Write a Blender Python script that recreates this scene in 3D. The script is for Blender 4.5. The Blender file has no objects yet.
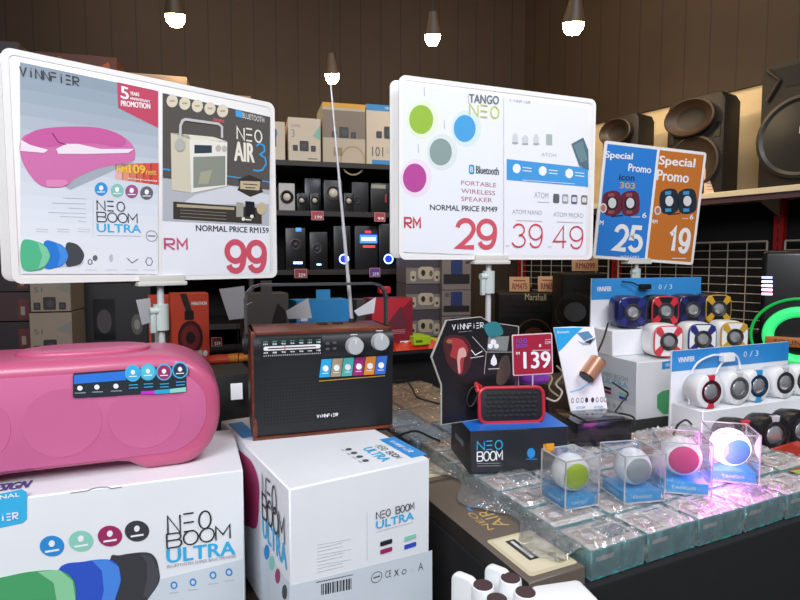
import bpy, bmesh, math, random
from mathutils import Vector, Matrix
from math import sin, cos, pi, radians, atan
random.seed(7)
C = bpy.context.scene.collection
F = 560.0; CZ = 1.35; TH = atan(40/560)
CAM = Vector((0, 0, CZ))
def ray(px, py):
    a = (px-400)/F; b = (300-py)/F
    return Vector((a, cos(TH)+b*sin(TH), -sin(TH)+b*cos(TH)))
def W(px, py, d):
    r = ray(px, py); return CAM + r*(d/r.y)
def G(px, py, z):
    r = ray(px, py); return CAM + r*((z-CZ)/r.z)
def frame(p, yaw, rx=0, ry=0):
    return Matrix.Translation(Vector(p)) @ Matrix.Rotation(radians(yaw), 4, 'Z') @ Matrix.Rotation(radians(rx), 4, 'X') @ Matrix.Rotation(radians(ry), 4, 'Y')
def online(p0, yaw, px, z):
    # point of the vertical plane through p0 with direction yaw, seen at column px and height z
    c, s = cos(radians(yaw)), sin(radians(yaw)); k = (px-400)/F
    # camera depth = y cosTH - (z-CZ) sinTH
    q = (z-CZ)*sin(TH)
    t = (k*(p0[1]*cos(TH)-q)-p0[0])/(c-k*s*cos(TH))
    return Vector((p0[0]+t*c, p0[1]+t*s, z))

# ---------------------------------------------------------------- materials
MATS = {}
def hexc(h):
    v = [int(h[i:i+2], 16)/255 for i in (0, 2, 4)]
    return tuple((c/12.92 if c <= .04045 else ((c+.055)/1.055)**2.4) for c in v)
def mat(h, rough=.5, metal=0, emit=0, bump=0, scale=60, coat=0, var=.06):
    key = (h, rough, metal, emit, bump, scale, coat, var)
    if key in MATS: return MATS[key]
    m = bpy.data.materials.new('paint_'+h); m.use_nodes = True
    nt = m.node_tree; b = nt.nodes['Principled BSDF']
    col = hexc(h)
    if var and not emit:
        tc = nt.nodes.new('ShaderNodeTexCoord'); n = nt.nodes.new('ShaderNodeTexNoise'); n.inputs['Scale'].default_value = 9
        nt.links.new(tc.outputs['Object'], n.inputs['Vector'])
        mx = nt.nodes.new('ShaderNodeMix'); mx.data_type = 'RGBA'
        mx.inputs['A'].default_value = (*[c*(1-var) for c in col], 1); mx.inputs['B'].default_value = (*[min(1, c*(1+var)) for c in col], 1)
        nt.links.new(n.outputs['Fac'], mx.inputs['Factor']); nt.links.new(mx.outputs['Result'], b.inputs['Base Color'])
    else: b.inputs['Base Color'].default_value = (*col, 1)
    b.inputs['Roughness'].default_value = rough; b.inputs['Metallic'].default_value = metal
    if coat: b.inputs['Coat Weight'].default_value = coat; b.inputs['Coat Roughness'].default_value = .08
    if emit:
        b.inputs['Emission Color'].default_value = (*col, 1); b.inputs['Emission Strength'].default_value = emit
    if bump:
        tc = nt.nodes.new('ShaderNodeTexCoord'); n = nt.nodes.new('ShaderNodeTexNoise'); n.inputs['Scale'].default_value = scale; n.inputs['Detail'].default_value = 4
        bp = nt.nodes.new('ShaderNodeBump'); bp.inputs['Strength'].default_value = bump; bp.inputs['Distance'].default_value = .004
        nt.links.new(tc.outputs['Object'], n.inputs['Vector']); nt.links.new(n.outputs['Fac'], bp.inputs['Height']); nt.links.new(bp.outputs['Normal'], b.inputs['Normal'])
    MATS[key] = m; return m
def wood(h1, h2, scale=14, rough=.4):
    m = bpy.data.materials.new('wood'); m.use_nodes = True; nt = m.node_tree; b = nt.nodes['Principled BSDF']
    tc = nt.nodes.new('ShaderNodeTexCoord'); mp = nt.nodes.new('ShaderNodeMapping'); mp.inputs['Scale'].default_value = (1, 6, 6)
    n = nt.nodes.new('ShaderNodeTexNoise'); n.inputs['Scale'].default_value = scale; n.inputs['Detail'].default_value = 6; n.inputs['Distortion'].default_value = 1
    r = nt.nodes.new('ShaderNodeValToRGB'); r.color_ramp.elements[0].color = (*hexc(h1), 1); r.color_ramp.elements[1].color = (*hexc(h2), 1)
    r.color_ramp.elements[0].position = .3; r.color_ramp.elements[1].position = .7
    nt.links.new(tc.outputs['Object'], mp.inputs['Vector']); nt.links.new(mp.outputs['Vector'], n.inputs['Vector']); nt.links.new(n.outputs['Fac'], r.inputs['Fac']); nt.links.new(r.outputs['Color'], b.inputs['Base Color'])
    b.inputs['Roughness'].default_value = rough; return m
def clear(name, tint=(1, 1, 1), lo=.06, hi=.75, rough=.06, bump=0, scale=18, haze=0.0):
    # thin clear plastic: see-through with surface gloss
    m = bpy.data.materials.new(name); m.use_nodes = True; nt = m.node_tree; nt.nodes.clear()
    out = nt.nodes.new('ShaderNodeOutputMaterial'); tr = nt.nodes.new('ShaderNodeBsdfTransparent'); tr.inputs['Color'].default_value = (*tint, 1)
    gl = nt.nodes.new('ShaderNodeBsdfGlossy'); gl.inputs['Roughness'].default_value = rough; gl.inputs['Color'].default_value = (1, 1, 1, 1)
    lw = nt.nodes.new('ShaderNodeLayerWeight'); lw.inputs['Blend'].default_value = .35
    mr = nt.nodes.new('ShaderNodeMapRange'); mr.inputs['To Min'].default_value = lo; mr.inputs['To Max'].default_value = hi
    nt.links.new(lw.outputs['Fresnel'], mr.inputs['Value'])
    mx = nt.nodes.new('ShaderNodeMixShader'); nt.links.new(mr.outputs['Result'], mx.inputs['Fac']); nt.links.new(tr.outputs['BSDF'], mx.inputs[1]); nt.links.new(gl.outputs['BSDF'], mx.inputs[2])
    last = mx
    if haze:
        df = nt.nodes.new('ShaderNodeBsdfDiffuse'); df.inputs['Color'].default_value = (.85, .87, .9, 1)
        m2 = nt.nodes.new('ShaderNodeMixShader'); m2.inputs['Fac'].default_value = haze
        nt.links.new(mx.outputs['Shader'], m2.inputs[1]); nt.links.new(df.outputs['BSDF'], m2.inputs[2]); last = m2
    if bump:
        tc = nt.nodes.new('ShaderNodeTexCoord'); n = nt.nodes.new('ShaderNodeTexNoise'); n.inputs['Scale'].default_value = scale; n.inputs['Detail'].default_value = 5; n.inputs['Distortion'].default_value = 1.5
        bp = nt.nodes.new('ShaderNodeBump'); bp.inputs['Strength'].default_value = bump; bp.inputs['Distance'].default_value = .02
        nt.links.new(tc.outputs['Object'], n.inputs['Vector']); nt.links.new(n.outputs['Fac'], bp.inputs['Height'])
        nt.links.new(bp.outputs['Normal'], gl.inputs['Normal']); nt.links.new(bp.outputs['Normal'], lw.inputs['Normal'])
    nt.links.new(last.outputs['Shader'], out.inputs['Surface']); return m

# ---------------------------------------------------------------- text
TXT = {}
def text_geo(s, bold=0):
    key = (s, bold)
    if key in TXT: return TXT[key]
    cu = bpy.data.curves.new('t', 'FONT'); cu.body = s; cu.size = 1; cu.offset = bold; cu.resolution_u = 3
    ob = bpy.data.objects.new('t', cu); C.objects.link(ob)
    dg = bpy.context.evaluated_depsgraph_get(); me = bpy.data.meshes.new_from_object(ob.evaluated_get(dg))
    vs = [(v.co.x, v.co.y) for v in me.vertices]; fs = [tuple(p.vertices) for p in me.polygons]
    bpy.data.objects.remove(ob); bpy.data.curves.remove(cu); bpy.data.meshes.remove(me)
    x0 = min(v[0] for v in vs); x1 = max(v[0] for v in vs); y0 = min(v[1] for v in vs); y1 = max(v[1] for v in vs)
    vs = [((a-x0)/(x1-x0), (b-y0)/(y1-y0)) for a, b in vs]
    TXT[key] = (vs, fs, (x1-x0)/(y1-y0)); return TXT[key]
def arc(cx, cy, rx, ry, a0, a1, n=14):
    return [(cx+rx*cos(radians(a0+(a1-a0)*i/n)), cy+ry*sin(radians(a0+(a1-a0)*i/n))) for i in range(n+1)]
GL = {'N': [[(0, 0), (0, 1), (1, 0), (1, 1)]], 'E': [[(0, 0), (.85, 0)], [(0, .5), (.85, .5)], [(0, 1), (.85, 1)]],
      'O': [arc(.5, .5, .5, .5, 0, 360, 22)], 'B': [[(0, 0), (0, 1), (.7, 1)]+arc(.7, .76, .24, .24, 90, -90, 6)+[(0, .52)], arc(.72, .26, .26, .26, 90, -90, 6)+[(0, 0)]],
      'M': [[(0, 0), (0, 1), (.5, .35), (1, 1), (1, 0)]], 'V': [[(0, 1), (.5, 0), (1, 1)]], 'I': [[(.5, 0), (.5, .75)], [(.5, .92), (.5, 1)]],
      'F': [[(0, 0), (0, .55), (.9, .55)], [(0, 1), (.9, 1)]], 'R': [[(0, 0), (0, 1), (.75, 1)]+arc(.75, .75, .25, .25, 90, -90, 6)+[(.1, .5), (1, 0)]],
      'e': [[(.9, 0), (.1, 0), (0, .5), (.1, 1), (.9, 1)], [(0, .5), (.85, .5)]],
      'U': [[(0, 1), (0, .3)]+arc(.5, .3, .5, .3, 180, 360, 8)+[(1, 1)]], 'L': [[(0, 1), (0, 0), (.8, 0)]], 'T': [[(0, 1), (1, 1)], [(.5, 1), (.5, 0)]], 'A': [[(0, 0), (.5, 1), (1, 0)], [(.25, .35), (.75, .35)]], ' ': []}
GL.update({'9': [arc(.5, .67, .5, .33, 0, 360, 24), [(1, .70), (1, .55), (.985, .4), (.94, .26), (.86, .13), (.74, .04), (.58, 0), (.42, 0), (.27, .03), (.15, .10), (.08, .2)]],
 '2': [arc(.5, .70, .47, .30, 172, -25, 12)+[(.80, .42), (.35, .14), (.06, 0), (1, 0)]], '5': [[(.92, 1), (.22, 1), (.10, .52), (.18, .52)]+arc(.48, .31, .5, .31, 128, -155, 14)],
 '1': [[(.12, .74), (.42, .86), (.58, 1), (.58, 0)]], '3': [arc(.47, .75, .42, .25, 160, -80, 10)+arc(.47, .27, .5, .27, 80, -165, 12)], '4': [[(.75, 0), (.75, 1), (.0, .30), (1, .30)]]})
def smooth(pts, n=5):
    out = []; N = len(pts)
    for i in range(N):
        a, b, c, d = [Vector(pts[(i+k) % N]) for k in (-1, 0, 1, 2)]
        for k in range(n):
            t = k/n; out.append(tuple(.5*((2*b)+(c-a)*t+(2*a-5*b+4*c-d)*t*t+(3*b-a-3*c+d)*t**3)))
    return out

# ---------------------------------------------------------------- mesh builder
class MB:
    def __init__(s): s.v = []; s.f = []; s.m = []; s.sm = []; s.mats = []
    def slot(s, m):
        if m not in s.mats: s.mats.append(m)
        return s.mats.index(m)
    def raw(s, vs, fs, m, smooth=False, M=None):
        n = len(s.v); k = s.slot(m)
        s.v += [tuple(M @ Vector(v)) if M else tuple(v) for v in vs]
        for f in fs: s.f.append([n+i for i in f]); s.m.append(k); s.sm.append(smooth)
    def bm(s, b, m, smooth=False, M=None):
        b.verts.index_update(); s.raw([v.co.copy() for v in b.verts], [[v.index for v in f.verts] for f in b.faces], m, smooth, M); b.free()
    def box(s, a, b, m, bev=0, seg=2, M=None):
        t = bmesh.new(); bmesh.ops.create_cube(t, size=1)
        for v in t.verts: v.co = Vector([(a[i]+b[i])/2+v.co[i]*(b[i]-a[i]) for i in range(3)])
        if bev: bmesh.ops.bevel(t, geom=t.edges[:], offset=bev, segments=seg, affect='EDGES', profile=.6)
        s.bm(t, m, bool(bev), M); return s
    def cyl(s, p0, p1, r, m, r1=None, seg=24, caps=True, smooth=True):
        p0 = Vector(p0); p1 = Vector(p1); r1 = r if r1 is None else r1
        q = (p1-p0).to_track_quat('Z', 'Y'); L = (p1-p0).length
        vs = []; fs = []
        for z, rr in ((0, r), (L, r1)):
            for i in range(seg):
                a = 2*pi*i/seg; vs.append(p0+q @ Vector((rr*cos(a), rr*sin(a), z)))
        for i in range(seg): j = (i+1) % seg; fs.append((i, j, seg+j, seg+i))
        if caps: fs += [tuple(range(seg))[::-1], tuple(range(seg, 2*seg))]
        s.raw(vs, fs, m, smooth); return s
    def lathe(s, prof, m, M=None, seg=32):
        vs = []; fs = []; n = len(prof)
        for i in range(seg):
            a = 2*pi*i/seg
            for r, z in prof: vs.append((r*cos(a), r*sin(a), z))
        for i in range(seg):
            j = (i+1) % seg
            for k in range(n-1): fs.append((i*n+k, j*n+k, j*n+k+1, i*n+k+1))
        s.raw(vs, fs, m, True, M); return s
    def tube(s, pts, r, m, seg=8, rs=None):
        pts = [Vector(p) for p in pts]; vs = []; fs = []; prev = Vector((0.1, .2, 1)).normalized()
        for i, p in enumerate(pts):
            d = (pts[min(i+1, len(pts)-1)]-pts[max(i-1, 0)]).normalized()
            n = prev-d*prev.dot(d)
            if n.length < 1e-4: n = d.orthogonal()
            n.normalize(); b = d.cross(n); prev = n; rr = rs[i] if rs else r
            for k in range(seg): a = 2*pi*k/seg; vs.append(p+(n*cos(a)+b*sin(a))*rr)
        for i in range(len(pts)-1):
            for k in range(seg): j = (k+1) % seg; fs.append((i*seg+k, i*seg+j, (i+1)*seg+j, (i+1)*seg+k))
        fs += [tuple(range(seg)), tuple(range((len(pts)-1)*seg, len(pts)*seg))]
        s.raw(vs, fs, m, True); return s
    def prism(s, poly, y0, y1, m, bev=0, seg=3, M=None, smooth=None):   # poly in x,z ; extruded along y
        t = bmesh.new(); vs = [t.verts.new((x, y0, z)) for x, z in poly]; f = t.faces.new(vs)
        r = bmesh.ops.extrude_face_region(t, geom=[f]); 
        for g in r['geom']:
            if isinstance(g, bmesh.types.BMVert): g.co.y = y1
        bmesh.ops.recalc_face_normals(t, faces=t.faces[:])
        if bev:
            ed = [e for e in t.edges if abs(e.verts[0].co.y-e.verts[1].co.y) < 1e-6]
            bmesh.ops.bevel(t, geom=ed, offset=bev, segments=seg, affect='EDGES', profile=.5)
        s.bm(t, m, bool(bev) if smooth is None else smooth, M); return s
    def sup(s, c, r, m, e1=.5, e2=.5, M=None, nu=32, nv=18):         # superellipsoid
        f = lambda w, e: math.copysign(abs(w)**e, w)
        vs = []; fs = []
        for i in range(nv+1):
            ph = -pi/2+pi*i/nv
            for j in range(nu):
                th = 2*pi*j/nu
                vs.append((c[0]+r[0]*f(cos(ph), e1)*f(cos(th), e2), c[1]+r[1]*f(cos(ph), e1)*f(sin(th), e2), c[2]+r[2]*f(sin(ph), e1)))
        for i in range(nv):
            for j in range(nu): k = (j+1) % nu; fs.append((i*nu+j, i*nu+k, (i+1)*nu+k, (i+1)*nu+j))
        s.raw(vs, fs, m, True, M); return s
    def build(s, name, parent=None, M=None):
        me = bpy.data.meshes.new(name); me.from_pydata(s.v, [], s.f)
        for m in s.mats: me.materials.append(m)
        me.polygons.foreach_set('material_index', s.m); me.polygons.foreach_set('use_smooth', s.sm)
        b = bmesh.new(); b.from_mesh(me)
        bmesh.ops.remove_doubles(b, verts=[v for v in b.verts if any(f.smooth for f in v.link_faces)], dist=1e-6)
        b.to_mesh(me); b.free()
        me.set_sharp_from_angle(angle=radians(38)); me.update()
        o = bpy.data.objects.new(name, me); C.objects.link(o)
        if parent is not None: o.parent = parent
        if M is not None: o.matrix_local = M
        return o

class Art:   # flat print on a plane of a mesh; P maps (u,v,w) to the mesh's own space, WM is the object's world matrix
    def __init__(s, mb, P, WM): s.mb = mb; s.P = P; s.inv = (WM @ P).inverted(); s.dz = .00035; s.umin = s.vmin = -99
    def px(s, x, y):
        o = s.inv @ CAM; d = s.inv.to_3x3() @ ray(x, y); t = -o.z/d.z; q = o+d*t; return Vector((q.x, q.y))
    def put(s, vs, fs, m, L):
        s.mb.raw([s.P @ Vector((max(a, s.umin), max(b, s.vmin), s.dz*L)) for a, b in vs], fs, m)
    def poly(s, pts, m, L=1): s.put(pts, [tuple(range(len(pts)))], m, L)
    def rect(s, u0, v0, u1, v1, m, L=1): s.poly([(u0, v0), (u1, v0), (u1, v1), (u0, v1)], m, L)
    def rrect(s, u0, v0, u1, v1, r, m, L=1):
        s.poly(arc(u1-r, v1-r, r, r, 0, 90, 5)+arc(u0+r, v1-r, r, r, 90, 180, 5)+arc(u0+r, v0+r, r, r, 180, 270, 5)+arc(u1-r, v0+r, r, r, 270, 360, 5), m, L)
    def ell(s, u, v, ru, rv, m, L=1, n=28): s.poly([(u+ru*cos(2*pi*i/n), v+rv*sin(2*pi*i/n)) for i in range(n)], m, L)
    def ring(s, u, v, ru, rv, t, m, L=1, n=28):
        a = [(u+ru*cos(2*pi*i/n), v+rv*sin(2*pi*i/n)) for i in range(n)]+[(u+(ru-t)*cos(2*pi*i/n), v+(rv-t)*sin(2*pi*i/n)) for i in range(n)]
        s.put(a, [(i, (i+1) % n, n+(i+1) % n, n+i) for i in range(n)], m, L)
    def line(s, pts, t, m, L=1):
        pts = [Vector(p) for p in pts]
        pts = [p for i, p in enumerate(pts) if i == 0 or (p-pts[i-1]).length > 1e-7]
        closed = len(pts) > 3 and (pts[0]-pts[-1]).length < 1e-6
        if closed: pts = pts[:-1]
        N = len(pts); vs = []
        for i in range(N):
            a = pts[(i-1) % N] if (i or closed) else None; c = pts[(i+1) % N] if (i < N-1 or closed) else None; b = pts[i]
            d0 = (b-a).normalized() if a is not None else None; d1 = (c-b).normalized() if c is not None else None
            if d0 is None: d0 = d1; b = b-d1*t*.02
            if d1 is None: d1 = d0
            n0 = Vector((-d0.y, d0.x)); n1 = Vector((-d1.y, d1.x)); mm = (n0+n1)
            if mm.length < .35: mm = n0
            mm.normalize(); q = min(1/max(mm.dot(n0), .3), 2.2); vs += [tuple(b-mm*t/2*q), tuple(b+mm*t/2*q)]
        M_ = N if closed else N-1
        s.put(vs, [(2*i, 2*((i+1) % N), 2*((i+1) % N)+1, 2*i+1) for i in range(M_)], m, L)
    def text(s, st, u0, v0, u1, v1, m, L=2, bold=0, shear=0):
        vs, fs, asp = text_geo(st)
        if bold:
            k = .03*(v1-v0)*(1 if u1 > u0 else -1)
            for q, (du, dv) in enumerate(((-k, 0), (k, 0), (0, k*.6), (0, -k*.6))): s.text(st, u0+du, v0+dv, u1+du, v1+dv, m, L+.1+q*.1, 0, shear)
        s.put([(u0+a*(u1-u0)+b*shear*(v1-v0), v0+b*(v1-v0)) for a, b in vs], fs, m, L)
    def word(s, st, u0, v0, u1, v1, m, L=2, t=.12, gap=.28):
        n = len(st); w = (u1-u0)/(n+gap*(n-1)); h = v1-v0
        for i, ch in enumerate(st):
            x = u0+i*w*(1+gap)
            for q, pl in enumerate(GL[ch]): s.line([(x+a*w, v0+b*h) for a, b in pl], t*h, m, L+.3*q)
    # ---- pixel measured versions
    def ppoly(s, pts, m, L=1): s.poly([tuple(s.px(*p)) for p in pts], m, L)
    def blob(s, pts, m, L=1): s.ppoly(smooth(pts), m, L)
    def pell(s, x, y, rx, ry, m, L=1, n=24): s.ppoly([(x+rx*cos(2*pi*i/n), y+ry*sin(2*pi*i/n)) for i in range(n)], m, L)
    def pline(s, pts, t, m, L=1): s.line([tuple(s.px(*p)) for p in pts], t, m, L)
    def pbox(s, x0, y0, x1, y1):   # measured at bottom left, top right
        a = s.px(x0, y0); b = s.px(x1, y1); return a.x, a.y, b.x, b.y
    def ptext(s, st, bl, br, top, m, L=2, bold=0, word=0, gap=.28, fallback=None):
        p0 = s.px(*bl); p1 = s.px(*br); p2 = s.px(bl[0], top)
        if word:
            q = word*(p2.y-p0.y)/2 if word > .15 else 0; s.word(st, p0.x+q, p0.y+q, p1.x-q, p2.y-q, m, L+2, word, gap); return
        vs, fs, asp = text_geo(st); a = p1-p0; b = Vector((0, p2.y-p0.y))
        if bold:
            k = .035*b.y
            for q, dd in enumerate(((-k, 0), (k, 0), (0, k*.6), (0, -k*.6))): s.put([tuple(p0+Vector(dd)+a*x+b*y) for x, y in vs], fs, m, L+.1+.1*q)
        s.put([tuple(p0+a*x+b*y) for x, y in vs], fs, m, L)

def FRONT(y=0): return Matrix(((1, 0, 0, 0), (0, 0, -1, y), (0, 1, 0, 0), (0, 0, 0, 1)))      # u=x v=z, normal -y
def TOP(z): return Matrix(((1, 0, 0, 0), (0, 1, 0, 0), (0, 0, 1, z), (0, 0, 0, 1)))
def LEFT(x=0, y=0): return Matrix(((0, 0, -1, x), (-1, 0, 0, y), (0, 1, 0, 0), (0, 0, 0, 1)))  # u=-y (seen from the left), v=z, normal -x

def tag(o, label, cat, group=None):
    o['label'] = label; o['category'] = cat
    if group: o['group'] = group
    return o
def empty(name, M, label, cat, group=None):
    o = bpy.data.objects.new(name, None); C.objects.link(o); o.matrix_world = M; o.empty_display_size = .05
    return tag(o, label, cat, group)
def struct(o): o['kind'] = 'structure'; return o
def dup(root, M, label, group=None):
    r = root.copy(); C.objects.link(r); r.matrix_world = M; r['label'] = label
    if group: r['group'] = group
    for ch in root.children:
        c = ch.copy(); C.objects.link(c); c.parent = r
        for g in ch.children:
            d = g.copy(); C.objects.link(d); d.parent = c
    return r
WHITE = 'f2f3f6'
# ================================================================= the setting
black_cloth = mat('141417', .9, bump=.5, scale=25)
dark = mat('1a191b', .6); matte_black = mat('101012', .55); gloss_black = mat('0d0d10', .18, coat=.4)
white_card = mat('eef0f4', .45); paper = mat('f4f6fb', .4); inkgrey = mat('55575f'); ink = mat('24262c'); inkl = mat('b9bec8')
steel = mat('dcdee0', .3, metal=.25); silver = mat('dcdce0', .3, metal=.4); cyan = mat('38b4e8'); cyan2 = mat('2b8fd8'); red = mat('c8394c')
def panel_wall_mat():
    m = bpy.data.materials.new('brown_wall_panelling'); m.use_nodes = True; nt = m.node_tree; b = nt.nodes['Principled BSDF']
    tc = nt.nodes.new('ShaderNodeTexCoord'); sx = nt.nodes.new('ShaderNodeSeparateXYZ'); nt.links.new(tc.outputs['Object'], sx.inputs['Vector'])
    mo = nt.nodes.new('ShaderNodeMath'); mo.operation = 'FLOORED_MODULO'; mo.inputs[1].default_value = .16; nt.links.new(sx.outputs['X'], mo.inputs[0])
    gt = nt.nodes.new('ShaderNodeMath'); gt.operation = 'GREATER_THAN'; gt.inputs[1].default_value = .008; nt.links.new(mo.outputs[0], gt.inputs[0])
    n = nt.nodes.new('ShaderNodeTexNoise'); n.inputs['Scale'].default_value = 4; nt.links.new(tc.outputs['Object'], n.inputs['Vector'])
    mx = nt.nodes.new('ShaderNodeMix'); mx.data_type = 'RGBA'; mx.inputs['A'].default_value = (*hexc('2f2014'), 1); mx.inputs['B'].default_value = (*hexc('3b2a1b'), 1)
    nt.links.new(n.outputs['Fac'], mx.inputs['Factor'])
    m2 = nt.nodes.new('ShaderNodeMix'); m2.data_type = 'RGBA'; m2.inputs['A'].default_value = (*hexc('20150d'), 1)
    nt.links.new(gt.outputs[0], m2.inputs['Factor']); nt.links.new(mx.outputs['Result'], m2.inputs['B']); nt.links.new(m2.outputs['Result'], b.inputs['Base Color'])
    b.inputs['Roughness'].default_value = .7; return m
brown_wall = panel_wall_mat(); cream = mat('d8c096', .8); ceil_m = mat('3a2e26', .9)
struct(MB().box((-4, -2.2, -.1), (5, 8, 0), mat('2a2522', .5, bump=.2)).build('floor'))
struct(MB().box((-4, -2.2, 3.6), (5, 8, 3.7), ceil_m).build('ceiling'))
# right wall: runs away to the left, cream below and brown panelling above
WY = -56.5
RW0 = Vector((2.18, 3.15, 0)); RWM = frame(RW0, WY)
struct(MB().box((-2.2, 0, 1.70), (2.6, .1, 2.355), cream).box((-2.2, 0, 0), (2.6, .1, 1.70), mat('120f0f', .8)).build('wall_right', M=RWM))
struct(MB().box((-2.2, -.02, 2.355), (2.6, .1, 3.6), brown_wall).build('trim_1', M=RWM))
BW = frame((0, 4.55, 0), 15)
struct(MB().box((-5, 0, 0), (1.3, .1, 3.6), brown_wall).build('wall_back', M=BW))
struct(MB().box((-4.1, -2.2, 0), (-4, 4, 3.6), mat('3a2c22', .8)).build('wall_left'))

# ================================================================= tables
TY = 25.0; TZ = .83; O = G(590, 583, TZ); TF = frame(O, TY)          # display table frame: x along its front, y away
def tp(u, v, z=0): return TF @ Vector((u, v, z))
t = empty('display_table', TF @ Matrix.Translation((0, 0, -TZ)), 'long table draped in black cloth under the wrapped teal sided boxes', 'table')
MB().box((-.13, -.012, TZ-.03), (1.5, 1.32, TZ), black_cloth, .004).build('tabletop', t)
def skirt(u0, v0, u1, v1, n, z1, z0=.04):
    mb = MB(); vs = []; fs = []; L = math.hypot(u1-u0, v1-v0); nx, ny = (v1-v0)/L, -(u1-u0)/L
    for i in range(n+1):
        f = i/n; w = .003*sin(f*L*46)+.002*sin(f*L*19+1)
        for j in range(7):
            g = j/6; a = (w+.005)*(g**.7)*1.2+.001
            vs.append((u0+(u1-u0)*f+nx*a, v0+(v1-v0)*f+ny*a, z1+(z0-z1)*g))
    for i in range(n):
        for j in range(6): fs.append((i*7+j, i*7+j+1, (i+1)*7+j+1, (i+1)*7+j))
    mb.raw(vs, fs, black_cloth, True); return mb
skirt(-.13, -.012, 1.5, -.012, 160, TZ-.004).build('cloth_skirt', t)
skirt(-.13, 1.32, -.13, -.012, 120, TZ-.004).build('cloth_skirt', t)
for u in (-.08, 1.44):
    for v in (.05, 1.26): MB().cyl((u, v, 0), (u, v, TZ-.03), .018, steel).build('leg', t)
LZ = CZ-.60; DB = .34; LB = CZ-DB
LF = frame((.07, .82, 0), TY)
t = empty('demo_table', LF, 'brown topped table under the two large white speaker cartons', 'table')
tabm = wood('3b2a1e', '5a4230', 10)
MB().box((-1.6, -.35, LZ-.035), (0, .98, LZ), tabm, .004).build('tabletop', t)
MB().box((-1.6, -.36, LZ-.04), (.006, -.35, LZ+.002), mat('b8a98c')).build('edge_band', t)
for u in (-1.5, -.06):
    for v in (-.3, .9): MB().box((u-.02, v-.02, 0), (u+.02, v+.02, LZ-.035), mat('c9bba0')).build('leg', t)
# rear counter carrying the hanging cartons
KZ = CZ-.37
KF = TF @ Matrix.Translation((0, 1.38, -TZ))
t = empty('merchandise_counter', KF, 'black counter behind the radio holding headphone and speaker cartons', 'counter')
MB().box((-1.8, 0, KZ-.04), (.62, .5, KZ), gloss_black, .004).build('countertop', t)
MB().box((-1.78, .04, 0), (.60, .48, KZ-.04), dark).build('cabinet', t)

# ================================================================= carton helpers
def carton_at(name, label, cat, M, w, d, h, m, artf=None, group=None, side=None, top=None, bev=.0015):
    mb = MB(); mb.box((0, 0, 0), (w, d, h), m, bev, 1)
    if side: mb.raw([(-.0004, d, 0), (-.0004, 0, 0), (-.0004, 0, h), (-.0004, d, h)], [(0, 1, 2, 3)], side)
    if top: mb.raw([(0, 0, h+.0004), (w, 0, h+.0004), (w, d, h+.0004), (0, d, h+.0004)], [(0, 1, 2, 3)], top)
    if artf: artf(Art(mb, FRONT(-.0003), M), w, h)
    o = mb.build(name, M=M); return tag(o, label, cat, group)

# ================================================================= the two big white cartons
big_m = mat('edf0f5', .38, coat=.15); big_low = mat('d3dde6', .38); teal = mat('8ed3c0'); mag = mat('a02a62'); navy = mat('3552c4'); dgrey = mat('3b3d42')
pts = G(27, 497, LB), G(243, 470, LB)
y1 = math.degrees(math.atan2(pts[1].y-pts[0].y, pts[1].x-pts[0].x)); H1 = LB-LZ; L1 = .43; D1 = .235
M1 = frame((pts[1].x, pts[1].y, LZ), y1) @ Matrix.Translation((-L1, 0, 0))
mb = MB().box((0, 0, 0), (L1, D1, H1), big_m, .002, 1)
A = Art(mb, FRONT(-.0003), M1); A.umin = A.vmin = .0005
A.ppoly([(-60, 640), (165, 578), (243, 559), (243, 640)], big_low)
A.ptext('NEO', (168, 534), (211, 529), 516, ink, word=.085); A.ptext('BOOM', (167, 548), (230, 540), 534, ink, word=.1, gap=.12)
A.ptext('ULTRA', (167, 563), (235, 554), 549, cyan, bold=.015)
A.ptext('BLUETOOTH SUPER BASS SPEAKER', (167, 568), (236, 557), 565, inkl, bold=.01)
for (x, y), m_ in zip([(52, 546), (81, 541), (110, 536), (137, 531)], [cyan2, teal, mag, dgrey]):
    A.pell(x, y, 12.3, 10.5, m_, 1); c = A.px(x, y)
    A.ell(c.x, c.y+.004, .004, .005, paper, 2, 12); A.rect(c.x-.009, c.y-.0085, c.x+.009, c.y-.0055, paper, 2)
gd, gl_, bd, bl_ = mat('4aa56a'), mat('8fd3a4'), mat('2f56c9'), mat('4a8be8')
A.blob([(110, 560), (120, 555), (145, 552), (155, 557), (159, 570), (159, 582), (150, 596), (140, 606), (110, 612)], dgrey, 2); A.ppoly([(140, 553), (152, 556), (159, 570), (158, 584), (148, 598), (143, 596), (147, 580), (147, 562)], mat('4b4e54'), 3)
A.blob([(58, 570), (85, 561), (108, 559), (118, 565), (121, 580), (116, 597), (108, 612), (60, 622)], bd, 4); A.ppoly([(92, 560), (108, 559), (119, 566), (121, 580), (113, 606), (99, 612), (104, 590), (102, 570)], bl_, 5)
A.blob([(-40, 584), (0, 577), (30, 571), (60, 570), (74, 580), (76, 600), (72, 624), (-40, 640)], gd, 6); A.ppoly([(38, 571), (60, 569), (73, 580), (76, 600), (70, 624), (52, 624), (57, 600), (54, 582)], gl_, 7)
A.ppoly([(-30, 500), (22, 489), (27, 492), (27, 519), (23, 523), (-30, 534)], cyan, 1); A.ptext('VINNFIER', (-32, 526), (19, 515), 518, paper, word=.2)
A.ptext('ORIGINAL', (-30, 504), (20, 496), 500, paper, bold=.01)
for x, y in ((174, 585), (193, 582), (213, 575), (229, 572)): A.pell(x, y, 3.6, 4, cyan2, 2, 10); A.pell(x, y, 2, 2.3, big_low, 3, 10)
for x, y in ((174, 593), (193, 590), (213, 584), (229, 581)): A.pline([(x-5, y), (x+5, y-1)], .0015, inkl, 2)
A.pline([(70, 493), (88, 490.5), (92, 488.5), (100, 487), (108, 487), (111, 488.5), (122, 487)], .0012, mat('7d7468'), 1)
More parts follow.
